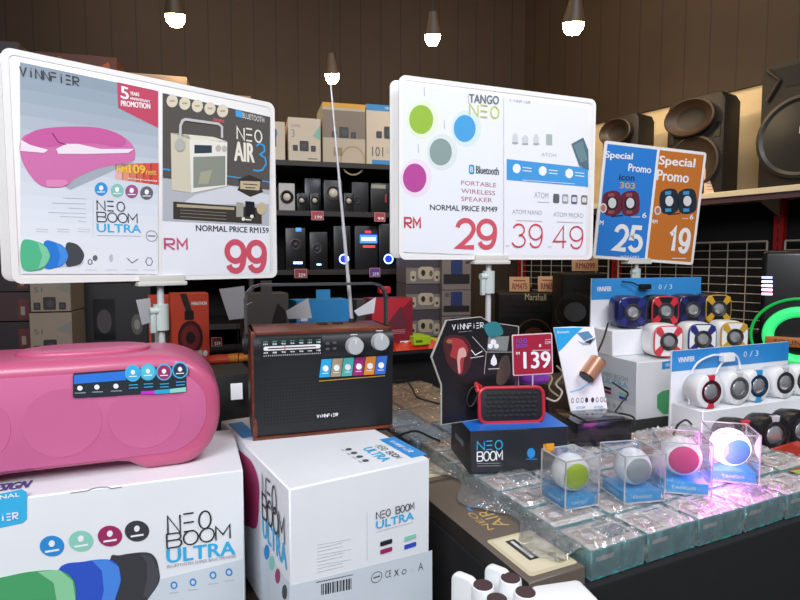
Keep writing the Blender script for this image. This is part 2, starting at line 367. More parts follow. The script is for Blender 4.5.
A = Art(mb, TOP(H1+.0003), M1); A.ptext('DESIGN', (-20, 494), (27, 488), 487, mat('5a4a8a'), bold=.012)
tag(mb.build('speaker_carton', M=M1), 'white speaker carton under the pink speaker, green blue and black speakers printed on it', 'box')

pts = G(289, 489.5, LB), G(432, 458, LB)
y2 = math.degrees(math.atan2(pts[1].y-pts[0].y, pts[1].x-pts[0].x)); L2 = .252; D2 = .415
M2 = frame((pts[0].x, pts[0].y, LZ), y2)
mb = MB().box((0, 0, 0), (L2, D2, H1), big_m, .002, 1)
A = Art(mb, FRONT(-.0003), M2); A.vmin = .0005
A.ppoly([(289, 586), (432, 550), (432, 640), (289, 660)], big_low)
A.ptext('NEO BOOM', (376, 519), (413.5, 510), 512, ink, word=.13, gap=.2); A.ptext('ULTRA', (376, 529), (413.5, 519), 521, cyan, bold=.01)
A.pline([(376, 532), (413, 522)], .0008, inkl)
A.pline([(367, 512), (367, 560)], .0006, inkl)
for (a, b, c, d, m_) in ((380, 546, 392, 540, ink), (380, 554, 392, 549, mag), (404, 541, 416, 536, teal), (404, 549, 416, 544, navy)):
    u0, v0, u1, v1 = A.pbox(a, b, c, d); A.rrect(u0, min(v0, v1)-.001, u1, min(v0, v1)+.007, .002, m_, 2)
for i in range(9):
    y = 545+i*3.4; A.pline([(317, y), (317+(26 if i % 3 else 34), y-6)], .0007, inkl)
random.seed(3); x = 321
while x < 351:
    w = random.choice((.7, 1.1, 1.6)); y = 584-(x-320)*.2; A.ppoly([(x, y), (x+w, y), (x+w, y+11), (x, y+11)], ink, 2); x += w+random.choice((.8, 1.3))
A.pline([(316, 582.5), (353, 574.5)], .002, inkgrey)
c = A.px(376.5, 577); A.ring(c.x, c.y, .0105, .0095, .0012, inkgrey, 2); A.rect(c.x-.006, c.y-.001, c.x+.006, c.y+.0015, inkgrey, 2)
A.ptext('CE', (385, 578), (391, 576.5), 571, inkgrey); A.ptext('X', (394, 576), (398.5, 575), 570, inkgrey, bold=.01)
c = A.px(404, 571.5); A.ring(c.x, c.y, .005, .005, .0015, inkgrey, 2, 6)
c = A.px(412, 570); A.ring(c.x, c.y, .004, .004, .001, inkl, 2, 4); A.ptext('A', (418, 571), (423, 569.5), 563, inkgrey)
A = Art(mb, LEFT(-.0003, 0), M2); A.vmin = .0005
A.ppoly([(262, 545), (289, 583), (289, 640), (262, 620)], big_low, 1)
A.ptext('NEO', (263, 499), (277, 516), 474, ink, word=.085); A.ptext('BOOM', (263, 516), (285, 540), 493, ink, word=.1, gap=.12)
A.ptext('ULTRA', (263, 535), (287, 570), 515, cyan, bold=.015)
for (x, y), m_ in zip([(267, 552), (272, 563), (278, 576), (285, 592)], [cyan2, teal, mag, dgrey]): A.pell(x, y, 2.6, 7.5, m_, 2)
A.blob([(236, 455), (246, 456), (254, 466), (259, 484), (259, 505), (257, 526), (250, 527), (236, 515)], mat('b03468'), 1)
A = Art(mb, TOP(H1+.0003), M2)
q0 = A.px(362, 449); B = Art(mb, TOP(H1+.0003) @ Matrix.Translation((q0.x, q0.y, 0)) @ Matrix.Rotation(-pi/2, 4, 'Z'), M2)
B.text('ULTRA', 0, 0, .075, .02, cyan, 2, .01); B.word('NEO BOOM', 0, .027, .075, .040, ink, 2, .12, .2); B.rect(-.03, .052, .085, .085, cyan2, 1); B.word('VINNFIER', -.01, .062, .06, .072, paper, 2, .18)
for k in range(4): B.ell(-.01+k*.022, -.022, .006, .006, inkgrey, 2, 10); B.rect(-.016+k*.022, -.034, -.004+k*.022, -.031, inkl, 2)
A.pline([(235, 423), (250, 437)], .03, cyan2, 1)
tag(mb.build('speaker_carton', M=M2), 'white speaker carton under the brown wooden radio, end face toward the viewer', 'box')

# ================================================================= pink speaker
pk = mat('c4587f', .42, coat=.2, var=.02); pk2 = mat('c96494', .7, bump=.12, scale=400, var=.02); pk3 = mat('ca5486', .4)
SL, SH, SD = .47, .188, .17
pr = G(196, 464, LB); MP = frame((pr.x, pr.y, LB), y1+1) @ Matrix.Translation((-SL+.041, -.005, 0))
rt = empty('portable_speaker', MP @ Matrix.Translation((SL/2, SD/2, 0)), 'large pink pill shaped speaker with a raised oval top plate on a white carton', 'speaker')
off = Matrix.Translation((-SL/2, -SD/2, 0))
def pill(L, H, z0, r, ft=True):
    p = arc(L-r, H-r*.78, r, r*.78, 90, 0, 10)+arc(L-r*.8, z0+r*.8, r*.8, r*.8, 0, -90, 10)
    if ft:
        p = arc(L-r*1.05, H-r*.8, r*1.05, r*.8, 90, 0, 10)+arc(L-.068, z0+.072, .068, .088, 0, -90, 10)+[(L-.115, z0-.016), (L-.128, z0-.010), (L-.142, z0-.002), (L-.16, z0+.001)]
        q = [(L-x, z) for x, z in p[::-1]]; return p+q
    return p+[(L-x, z) for x, z in p[::-1]]
mb = MB().prism([(x, z+.016) for x, z in pill(SL, SH-.016, 0, .1)], SD, 0, pk, .02, 5, off)
mb.build('body', rt)
mb = MB().prism([(x+.022, z+.026) for x, z in pill(SL-.044, SH-.048, 0, .082, False)], .006, -.0015, pk2, .002, 2, off)
for cx in (.12, .24, .355): mb.cyl((cx-SL/2, -SD/2-.0021, .092), (cx-SL/2, -SD/2+.002, .092), .053, pk2, .054, 40)
mb.build('grille', rt)
mb = MB().sup((.262-SL/2, 0, SH+.001), (.098, .052, .0085), pk, .5, .8); mb.build('control_plate', rt)
mb = MB(); WMs = rt.matrix_world.copy()
bpy.context.view_layer.update(); WMs = MP @ Matrix.Translation((SL/2, SD/2, 0))
A = Art(mb, FRONT(-SD/2-.0036), WMs)
A.ppoly([(73, 375), (74, 373), (186, 365), (186, 388), (140, 394), (75, 398), (73, 397)], mat('1f2a33'), 1)
A.ppoly([(74, 375), (126, 371), (126, 380), (74, 384)], mat('2a78e0'), 2)
for x, y, m_ in ((133, 373, cyan), (148, 372, mat('57c8e0')), (164, 372, mag), (180, 370, mat('26364e'))):
    A.pell(x, y, 8, 8.5, mat('4fb8e8'), 3, 20); A.pell(x, y, 6.6, 7, m_, 4, 20); A.pell(x, y-1, 2.2, 2.5, paper, 5, 10); A.pline([(x-4, y+3.4), (x+4, y+3)], .0015, paper, 5)
    A.pline([(x-4, y+12), (x+5, y+11.5)], .0014, cyan, 3); A.pline([(x-4, y+15), (x+5, y+14.5)], .0014, cyan, 3)
for x, y in ((80, 388), (97, 387), (116, 386)): A.pell(x, y, 2.8, 2.6, paper, 3, 8); A.pline([(x-5, y+5), (x+6, y+4.6)], .001, inkl, 3)
A.ppoly([(141, 391), (155, 390.5), (155, 394), (141, 394)], mat('d02ad0'), 3); A.ppoly([(155, 390), (170, 388.8), (170, 393), (155, 394)], mat('28a8d8'), 3); A.ppoly([(170, 388.8), (186, 387), (186, 391.5), (170, 393)], mat('8fd8c8'), 3)
sk = mb.build('feature_sticker', rt); sk['label'] = 'dark blue feature sticker with round icons'

# ================================================================= wooden radio
pr0, pr1 = G(253, 441.5, LB), G(393, 428, LB)
ry = math.degrees(math.atan2(pr1.y-pr0.y, pr1.x-pr0.x)); RWd = (pr1-pr0).length; RH = .206; RD = .135
MR = frame((pr0.x, pr0.y, LB), ry)
rt = empty('portable_radio', MR, 'retro wooden radio with black front, silver knobs and raised aerial', 'radio')
rw = wood('4a2115', '7a3d2a', 9, .35); bf = mat('17191d', .45, bump=.1, scale=300); knobm = mat('d2d4d7', .35, metal=.35)
tt = .009
MB().box((0, .004, 0), (tt, RD, RH), rw, .002).box((RWd-tt, .008, 0), (RWd, RD, RH), rw, .002).box((0, .008, RH-tt), (RWd, RD, RH), rw, .002).box((0, .001, 0), (RWd, RD, tt*.6), rw, .002).box((tt, .06, tt), (RWd-tt, RD-.003, RH-tt), dark).build('cabinet', rt)
mb = MB(); prof = [(.006, .007), (.0035, .05), (.0035, .15), (.0, .158), (-.003, .165), (-.003, .182), (.001, .192), (.008, .199), (.016, .2012), (.05, .196), (.05, .007)]
n = len(prof); mb.raw([(.004, y, z) for y, z in prof]+[(RWd+.0005, y, z) for y, z in prof], [(i, (i+1) % n, n+(i+1) % n, n+i) for i in range(n)]+[tuple(range(n))[::-1], tuple(range(n, 2*n))], bf, True)
gr = mat('0e0f12', .8)
for i in range(30):
    for j in range(14):
        x = .022+i*.0058; z = .028+j*.0066; mb.raw([(x, .0032, z), (x+.0022, .0032, z), (x+.0022, .0032, z+.0022), (x, .0032, z+.0022)], [(0, 1, 2, 3)], gr)
A = Art(mb, FRONT(.0035), MR); A.ptext('VINNFIER', (316.5, 418), (338, 416), 414.3, paper, word=.22)
mb.build('front_panel', rt)
mb = MB(); A = Art(mb, FRONT(-.0036), MR)
a, b_, c_, d_ = A.pbox(261.5, 358.5, 322, 337); mb.box((a, -.0035, b_), (c_, .003, b_+.036), matte_black, .001)
h0 = b_; A.rrect(a+.004, h0+.014, c_-.003, h0+.022, .0035, mat('e8e8ea'), 1); A.rect(a+.012, h0+.0168, c_-.012, h0+.0188, ink, 2); A.rect(a+.042, h0+.0145, a+.044, h0+.0215, mat('c83030'), 3)
for i, s_ in enumerate(('FM', '88', '90', '94', '98', '104', '108')):
    u = a+.004+i*.0165; A.text(s_, u, h0+.0245, u+.0075, h0+.0275, paper, 1, .02); A.text(s_ if i else 'SW', u, h0+.0295, u+.008, h0+.0322, mat('3fa8a0'), 1, .02); A.text(s_ if i else 'AM', u, h0+.0085, u+.0075, h0+.0115, paper, 1, .02)
for i in range(28): A.rect(a+.004+i*.0039, h0+.003, a+.0055+i*.0039, h0+.0058, inkl, 1)
mb.build('tuning_dial', rt)
def rpt(px, py, y=-.003):
    A_ = Art(MB(), FRONT(y), MR); q = A_.px(px, py); return q.x, q.y
for x, y, r in ((354, 345.5, .0165), (379.5, 341.5, .0165)):
    u, v = rpt(x, y); mb = MB(); mb.lathe([(0, .017), (r-.002, .017), (r-.0006, .0155), (r, .002), (r*1.06, 0)], knobm, Matrix.Translation((u, -.003, v)) @ Matrix.Rotation(pi/2, 4, 'X'), 40)
    mb.box((u-.001, -.0207, v+.005), (u+.001, -.0195, v+r*.85), mat('f4f4f4')); kn = mb.build('knob', rt)
    mb = MB(); A = Art(mb, FRONT(-.0033), MR); A.rect(u-.007, v+r+.004, u+.007, v+r+.0062, inkl, 1); mb.build('knob_marking', kn)
for i, (x, y) in enumerate(((327.5, 343.5), (334.5, 342.7), (327.5, 349), (334.5, 348.5))):
    u, v = rpt(x, y); MB().box((u-.0035, -.0055, v-.0022), (u+.0035, -.002, v+.0022), mat('5a5d62', .3), .001).build('button', rt)
mb = MB(); A = Art(mb, FRONT(.0029), MR)
cs = ['2aa4dc', 'a8977c', '4fb5b0', '9c2a72', 'dd8a35', '3c6fc8']
for i, h in enumerate(cs):
    x0 = 321.5+i*11.1; y0 = 359.3-i*.62
    A.ppoly([(x0, y0), (x0+10.4, y0-.6), (x0+8, y0+17.6), (x0-2.4, y0+18.2)], mat(h, .35), 2)
    A.pell(x0+4, y0+9, 3, 3.2, paper, 3, 9); A.pline([(x0+.6, y0+14), (x0+6.5, y0+13.7)], .0012, paper, 3)
A.pline([(319, 381), (385, 375.6)], .0018, mat('b98a35'), 2)
k = mb.build('feature_sticker', rt); k['label'] = 'strip of six coloured feature icons'
for x in (.14, .172):   # push keys in the top
    MB().box((x, .085, RH), (x+.02, .10, RH+.004), dark, .001).build('button', rt)
hm = mat('48484a', .35, metal=.2)
hz = .10
for x in (-.011, RWd+.003):
    MB().cyl((x, .07, RH-.03), (x+.008, .07, RH-.03), .022, matte_black).cyl((x-.002, .07, RH-.03), (x+.01, .07, RH-.03), .009, hm).build('pivot_cap', rt)
mb = MB(); hp = [(-.006, RH-.03), (-.006, RH+.055)]+[(-.006+.028-.028*cos(radians(a)), RH+.055+.03*sin(radians(a))) for a in (30, 60, 90)]
hp = hp+[(RWd-x, z) for x, z in hp[::-1]]
for (xa, za), (xb, zb) in zip(hp, hp[1:]):
    d = Vector((xb-xa, 0, zb-za)).normalized(); nn = Vector((-d.z, 0, d.x))*.0025; P0 = Vector((xa, .07, za)); P1 = Vector((xb, .07, zb))
    yy = Vector((0, .009, 0)); e = d*.0015; q = [P0-e-nn-yy, P1+e-nn-yy, P1+e+nn-yy, P0-e+nn-yy, P0-e-nn+yy, P1+e-nn+yy, P1+e+nn+yy, P0-e+nn+yy]
    mb.raw(q, [(0, 1, 2, 3), (7, 6, 5, 4), (0, 4, 5, 1), (1, 5, 6, 2), (2, 6, 7, 3), (3, 7, 4, 0)], hm)
mb.build('handle', rt)
iM = MR.inverted()
_b = MR @ Vector((0, .115, RH)); base = online((_b.x, _b.y), ry, 352, LB+RH); tip = W(330, 76, base.y-.02); bl_l, tip_l = iM @ base, iM @ tip
mb = MB(); segs = 5
for i in range(segs):
    p0 = bl_l.lerp(tip_l, i/segs if i else 0); p1 = bl_l.lerp(tip_l, (i+1)/segs); mb.cyl(p0, p1, .0042-.0006*i, silver, seg=12)
mb.sup(tip_l, (.0035, .0035, .004), silver, 1, 1, nu=12, nv=8); mb.cyl(bl_l-Vector((0, 0, .004)), bl_l+Vector((0, 0, .008)), .007, dark); mb.build('antenna', rt)
# ================================================================= price signs on poles
frame_m = mat('f3f1ef', .35, coat=.2)
def rr(u0, v0, u1, v1, r): return arc(u1-r, v1-r, r, r, 0, 90, 6)+arc(u0+r, v1-r, r, r, 90, 180, 6)+arc(u0+r, v0+r, r, r, 180, 270, 6)+arc(u1-r, v0+r, r, r, 270, 360, 6)
def sign(label, M, w, h, polepx, basez, cat='price sign', r=.018, clampz=.1, back=True):
    A0 = Art(MB(), FRONT(0), M); pu = A0.px(polepx[0], polepx[1]).x
    top = M @ Vector((pu, .012, 0)); R0 = frame((top.x, top.y, basez), math.degrees(math.atan2(M[1][0], M[0][0])))
    rt = empty('price_sign', R0, label, cat); L = R0.inverted() @ M
    mb = MB(); mb.prism(rr(0, 0, w, h, r), 0, .006, frame_m, .0015, 2)
    mb.raw([(x, -.0012+y, z) for y in (0,) for x, z in rr(.0, .0, w, h, r)]+[(x, -.0012, z) for x, z in rr(.012, .012, w-.012, h-.012, r*.6)], [(i, (i+1) % 28, 28+(i+1) % 28, 28+i) for i in range(28)], frame_m)
    mb.build('frame', rt, L)
    if back: MB().prism(rr(-.012, .004, w-.012, h-.004, r), .03, .036, frame_m, .0015, 2).build('rear_frame', rt, L)
    hgt = top.z-basez
    mb = MB().cyl((0, 0, .006), (0, 0, hgt-.008), .0075, steel, seg=20).cyl((0, 0, 0), (0, 0, hgt-.2), .0105, steel, seg=20); mb.build('pole', rt)
    MB().lathe([(0, .012), (.012, .012), (.028, .008), (.035, .004), (.035, 0), (0, 0)], steel).build('base_plate', rt)
    cl = mat('c4cfca', .35)
    MB().cyl((0, 0, hgt-clampz-.03), (0, 0, hgt-clampz+.03), .0165, cl, seg=20).cyl((-.028, -.006, hgt-clampz+.015), (0, -.006, hgt-clampz+.015), .009, cl, seg=16).box((-.027, -.012, hgt-clampz-.035), (-.015, .0, hgt-clampz+.015), cl, .003).build('height_clamp', rt)
    MB().box((-.055, -.022, hgt-.012), (.055, .03, hgt-.002), mat('d8d6ce', .3), .003).box((-.05, -.02, hgt-.003), (.05, -.0135, hgt+.012), mat('d8d6ce', .3), .002).build('bracket', rt)
    return rt, L
def poster(rt, L, M, fn, label):
    mb = MB(); fn(Art(mb, FRONT(-.0015), M)); o = mb.build('poster', rt, L); o['label'] = label; return o

gloss = .22
def g(h): return mat(h, gloss, coat=.3, var=.02)
# ---- sign 1
p0, p1 = W(12, 283, 1.09), W(277, 278.5, 1.48)
ys = math.degrees(math.atan2(p1.y-p0.y, p1.x-p0.x)); w1 = math.hypot(p1.x-p0.x, p1.y-p0.y)
MS1 = frame((p0.x, p0.y, (p0.z+p1.z)/2), ys)
rt, L = sign('large white sign board priced RM 99 at the left of the table', MS1, w1, .45, (162, 284), LZ, clampz=.085)
def band(A, pts_top, pts_bot, cols, L0=1):   # horizontal tone bands of the printed backdrop
    n = len(cols)
    for i, c in enumerate(cols):
        f0, f1 = i/n, (i+1)/n; lt, rtp = pts_top; lb, rb = pts_bot
        l = lambda a, b, f: (a[0]+(b[0]-a[0])*f, a[1]+(b[1]-a[1])*f)
        A.ppoly([l(lt, lb, f0), l(rtp, rb, f0), l(rtp, rb, f1), l(lt, lb, f1)], g(c), L0)
def post1(A):
    band(A, ((20, 62), (158, 91)), ((21, 274), (158, 274)), ['98a6b4', '9eadbb', 'a5b3c0', 'aeb9c6', 'b7c1cd', 'bfc8d4', 'c8d0db', 'd0d7e1', 'd8dee8', 'dde3ec', 'e2e7f0', 'e6ebf3', 'e9edf5', 'ebeff6', 'edf0f7', 'eef1f8'])
    A.ppoly([(24, 160), (70, 190), (110, 172), (134, 162), (60, 155)], g('aab2bd'), 2)
    A.blob([(21, 140), (32, 133), (70, 129), (105, 130), (122, 136), (133, 146), (135, 156), (130, 162), (100, 168), (76, 178), (66, 186), (45, 187), (32, 178), (21, 158)], g('d678b0'), 3)
    A.blob([(23, 140), (34, 131), (60, 127), (100, 128), (124, 138), (120, 147), (90, 143), (60, 146), (24, 146)], g('cf64a4'), 4)
    A.ppoly([(21, 140), (30, 145), (48, 150), (44, 153), (20, 151)], g('f6e8f2'), 5); A.ppoly([(56, 149), (66, 144), (78, 144), (100, 149), (134, 149), (128, 153), (90, 154), (58, 154)], g('f6e8f2'), 5)  # pale patches paint the glare lying over the pink speaker
    A.pline([(52, 133), (58, 142), (66, 145)], .0018, g('8d3a72'), 6)
    A.ppoly([(46, 180), (66, 180), (68, 184), (62, 187), (46, 187)], g('e590c0'), 6)
    A.ptext('VINNFIER', (20, 75.5), (78.5, 84.5), 66.5, g('4a4c52'), word=.14)
    A.ppoly([(117, 82), (158, 91), (158, 128), (118, 108)], g('c9506a'), 2)
    W_ = g('ffffff'); A.ptext('5', (121, 98), (128.5, 100), 86, W_, 3, .015); A.ptext('YEARS', (130, 95), (139, 96.5), 91.5, W_, 3, .015); A.ptext('ANNIVERSARY', (130, 99.5), (150, 103), 97, W_, 3, .015); A.ptext('PROMOTION', (121, 106), (150, 109), 100.5, W_, 3, .015)
    for i, c in enumerate(('e9b8b0', 'e79a80', 'e08068', 'dc6c58', 'd95c50', 'd85448')): A.ppoly([(115+i*7, 164-i*.2), (123+i*7.1, 164-i*.2), (123+i*7.1, 180+i), (115+i*7, 179+i)], g(c), 2)
    A.ptext('RM', (117, 172), (127, 172.6), 166, g('f6d040'), 4, .015); A.ptext('109', (129, 173), (145, 174), 164.5, g('f6d040'), 4, .015); A.ptext('nett', (146, 174.5), (156, 175.2), 170, g('f0c060'), 4, .02)
    A.ptext('Normal price RM259', (128, 179.5), (157, 182.5), 177.5, W_, 4, .015)
    for x, y, c in ((101, 189, '3b9be0'), (117, 190.5, '8fcabf'), (131.5, 191.5, 'a85a8e'), (146.5, 193, '6a6c74')):
        A.pell(x, y, 6.4, 6.7, g(c), 3); A.pell(x, y-1, 2.2, 2.6, W_, 4, 10); A.pline([(x-4, y+3), (x+4, y+3)], .0018, W_, 4)
    A.ptext('NEO', (97, 210), (124.5, 211), 200.5, g('3c3c42'), word=.1); A.ptext('BOOM', (97, 221.5), (137, 222.5), 212, g('3c3c42'), word=.1, gap=.12)
    A.ptext('ULTRA', (97, 232), (141, 233), 223.5, g('48b4e2'), 2, .012); A.pline([(97, 235.5), (141, 236.2)], .001, g('9aa0aa'), 2)
    c = A.px(151.5, 236); A.ring(c.x, c.y, .0125, .0125, .0013, g('7a7e88'), 3); A.rect(c.x-.008, c.y-.001, c.x+.008, c.y+.0015, g('7a7e88'), 3)
    for y, x in ((198, 63), (203, 52), (208, 68), (212.5, 48), (216.5, 60), (221, 78)): A.pline([(x, y), (86, y+1)], .001, g('a8aeba'), 2)
    A.pline([(93, 200), (93, 238)], .0005, g('b8bec8'), 2)
    for x in (36, 57, 78): A.pline([(x, 229), (x+12, 229.4)], .001, g('bcc2cc'), 2); A.pline([(x, 231.5), (x+12, 232)], .001, g('bcc2cc'), 2)
    A.ppoly([(22, 262), (40, 269), (80, 266), (84, 262)], g('c8ced8'), 2)
    A.blob([(66, 244), (76, 244), (82, 250), (84, 256), (81, 263), (74, 266), (66, 265)], g('4a4c52'), 3)
    A.blob([(44, 242), (57, 243), (65, 248), (68, 256), (65, 263), (57, 267.5), (44, 267)], g('2f7fdc'), 4); A.ppoly([(56, 243), (65, 248), (68, 256), (65, 263), (57, 267), (60, 256)], g('4a95e8'), 5)
    A.blob([(22, 241), (38, 242), (46, 247), (50, 256), (46, 265), (38, 270), (22, 268)], g('58c090'), 6); A.ppoly([(37, 242), (46, 247), (50, 256), (46, 265), (38, 269), (42, 256)], g('84d4ac'), 7)
    dg = g('6a6e78')
    A.pell(90, 262, 2.6, 3, dg, 2, 9); A.pell(95, 258, 2.6, 3, dg, 2, 9); A.pell(90, 262, 1.5, 2, g('eceff6'), 3, 9); A.pell(111, 258, 2, 4, g('c0c6d0'), 2, 9)
    A.pline([(127, 258), (132, 263), (138, 259)], .002, dg, 2); c = A.px(149, 261.5); A.ring(c.x, c.y, .0085, .0105, .002, dg, 2, 6)
    for x in (91, 111, 132, 149): A.pline([(x-6, 270), (x+6, 270)], .0008, g('b0b6c0'), 2)
def post2(A):
    A.ppoly([(162, 92), (270, 116.5), (270, 274), (162, 276)], g('eef0f7'), 1)
    A.ppoly([(162.5, 93), (270, 117), (269.5, 190), (162.5, 178)], g('5b5652'), 2)
    A.ppoly([(162.5, 176), (269.5, 190), (269, 226), (162.5, 221)], g('b9bcc2'), 2); A.ppoly([(195, 195), (230, 186), (269, 195), (269, 204), (180, 205)], g('d8dbe1'), 3)
    A.pline([(162.5, 169), (170, 170)], .004, g('3fa0dc'), 3); A.pline([(226, 176), (269.5, 182)], .003, g('3fa0dc'), 3)
    for i in range(5):
        x, y = 172+i*12.6, 101+i*2.5; A.pell(x, y, 5.6, 6.4, g('e3d9c3'), 3); A.pline([(x-2.5, y), (x+2.5, y)], .004, g('b8ab92'), 4)
    A.ppoly([(213, 118), (224, 120), (224, 123), (213, 121)], g('b85a62'), 3)
    A.ppoly([(235.5, 110), (242, 111.5), (242, 118), (235.5, 116.5)], g('4aa8e8'), 3); A.ptext('BLUETOOTH', (242.5, 118), (264, 123), 112.5, g('e8e6e2'), 3)
    cr = g('efe9da'); A.ptext('NEO', (237, 139), (261.5, 141.5), 127, cr, word=.13)
    A.ptext('AIR', (234.5, 160.5), (254, 162.5), 141.5, cr, 3, .012)
    c0 = [(256, 146), (260, 143.5), (264, 146), (264.5, 151), (260, 154.5), (265, 158), (266, 164), (262, 170), (257, 171), (253, 170)]
    A.pline(c0, .0045, g('3fa0e0'), 3)
    A.ppoly([(170.5, 133), (188, 135), (191, 140), (191, 193), (171.5, 190)], g('d6cfb9'), 4); A.ppoly([(170.5, 133), (213, 137), (227, 141.5), (191, 140)], g('e9e4d4'), 4)
    A.ppoly([(189, 139.5), (227, 142), (226.5, 186), (191, 193)], g('efece2'), 5); A.ppoly([(193, 157), (225, 156), (225, 185), (193, 188)], g('8f9488'), 6); A.ppoly([(200, 172), (212, 170), (208, 184), (198, 184)], g('a9aa92'), 7)
    A.ppoly([(194, 145), (211.5, 145.5), (211.5, 153), (194, 153.5)], g('3a4450'), 6); A.pell(218, 148.5, 3, 3.5, g('c0beb2'), 6, 12); A.pell(224, 149, 2.6, 3.3, g('c0beb2'), 6, 12)
    A.pline([(179.5, 146), (180, 126), (182, 121), (185, 119.5), (218, 124), (221.5, 127), (221.5, 138)], .006, g('c9c9c4'), 8); A.pell(179.5, 145, 5, 6.5, g('b9b9b0'), 9)
    A.ppoly([(238, 179), (249, 175), (262, 180), (260, 186), (263, 192), (250, 197), (237, 190), (240, 185)], g('3a3530'), 4); A.ppoly([(240, 181), (260, 181.5), (259, 190.5), (240, 189)], g('c9b898'), 5)
    A.pline([(243, 184), (257, 185)], .0025, g('5a5046'), 6); A.pline([(245, 187.5), (255, 188)], .0025, g('5a5046'), 6)
    A.ppoly([(173, 201.5), (261.5, 208), (261.5, 224), (173, 219)], g('3f3a36'), 4); A.ppoly([(176.5, 204), (234, 207.5), (234, 210), (176.5, 207)], g('b7a98e'), 5)
    for y in (210, 213, 216.5): A.pline([(180, y), (226, y+3)], .0016, g('8a8072'), 5)
    A.ppoly([(236, 202), (243, 203), (243, 217), (236, 217)], g('a8a498'), 5); A.ppoly([(245, 201), (254, 202), (255, 217), (245, 216)], g('1f1e22'), 5); A.pell(261, 208.5, 4.8, 6.2, g('c9b898'), 6)
    A.pell(243, 219, 1.8, 2, cr, 6, 8); A.pline([(245, 219.5), (251, 220)], .003, cr, 6); A.pell(251.5, 216.5, 1.8, 2, cr, 6, 8)
    A.ptext('NORMAL PRICE RM159', (196, 231), (268.5, 233.2), 225, g('3c3c46'), 2, .018)
    A.ptext('RM', (163.5, 250.5), (188, 251), 237.5, g('cc5a80'), 2, word=.19, gap=.35); A.ptext('99', (224, 274.5), (267.5, 274), 238, g('d4566a'), 2, word=.2, gap=.3)
MBp = poster(rt, L, MS1, post1, 'poster of a large pink speaker')
poster(rt, L, MS1, post2, 'poster of a cream radio with the price RM 99')
# ---- sign 2
p0, p1 = W(399, 257, 1.40), W(592, 262, 1.615)
ys = math.degrees(math.atan2(p1.y-p0.y, p1.x-p0.x)); w2 = math.hypot(p1.x-p0.x, p1.y-p0.y)
MS2 = frame((p0.x, p0.y, (p0.z+p1.z)/2), ys)
rt, L = sign('white sign board priced 29, 39 and 49 over the middle of the table', MS2, w2, .45, (491, 262), TZ, clampz=.06)
def post3(A):
    A.ppoly([(403.5, 83), (503, 97), (503, 256), (402.5, 252)], g('eef1f7'), 1)
    for x, y, rx, ry_, c, hc in ((421, 119.5, 12, 14.5, '9cc24a', 'eaf2d8'), (464.5, 128.5, 11, 13.5, '52a7df', 'd9ecf7'), (440.5, 152, 11.2, 13.5, '8fa3a0', 'dfe9e7'), (414.5, 178, 11.8, 14.5, 'bb4f9c', 'f1e2f0')):
        A.pell(x+1.5, y, rx+4, ry_+4.5, g(hc), 2); A.pell(x, y, rx, ry_, g(c), 3)
    for x, y in ((424, 87), (444, 120), (418, 144), (468, 95)): A.pline([(x, y), (x+.4, y+9)], .0012, g('8a8c92'), 2)
    A.ptext('TANGO', (469, 102.5), (498.5, 104.5), 94, g('77797e'), 4, .01); A.ptext('NEO', (469.5, 115.5), (498.5, 118.5), 104, g('ccd06a'), word=.14)
    c = A.px(471.5, 169.5); A.rrect(c.x-.008, c.y-.0125, c.x+.008, c.y+.0125, .006, g('3d9fc4'), 2); A.text('B', c.x-.004, c.y-.007, c.x+.004, c.y+.007, g('ffffff'), 3)
    A.ptext('Bluetooth', (476, 173.5), (498.5, 175), 166, g('50555c'), 2, .01)
    m_ = g('b0607a'); A.ptext('PORTABLE', (461, 185), (496, 187.5), 180.5, m_, 2); A.ptext('WIRELESS', (461, 193), (495, 195.5), 188.5, m_, 2); A.ptext('SPEAKER', (461, 201), (492, 202.5), 196.5, m_, 2)
    A.ptext('NORMAL PRICE RM49', (430, 210), (497, 212), 204.5, g('4a4c56'), 2, .018)
    A.ptext('RM', (403.5, 229), (421, 229.5), 216.5, g('cc4a58'), 2, word=.19, gap=.35); A.ptext('29', (454, 250), (497, 251), 217, g('d65a68'), 2, word=.18, gap=.25)
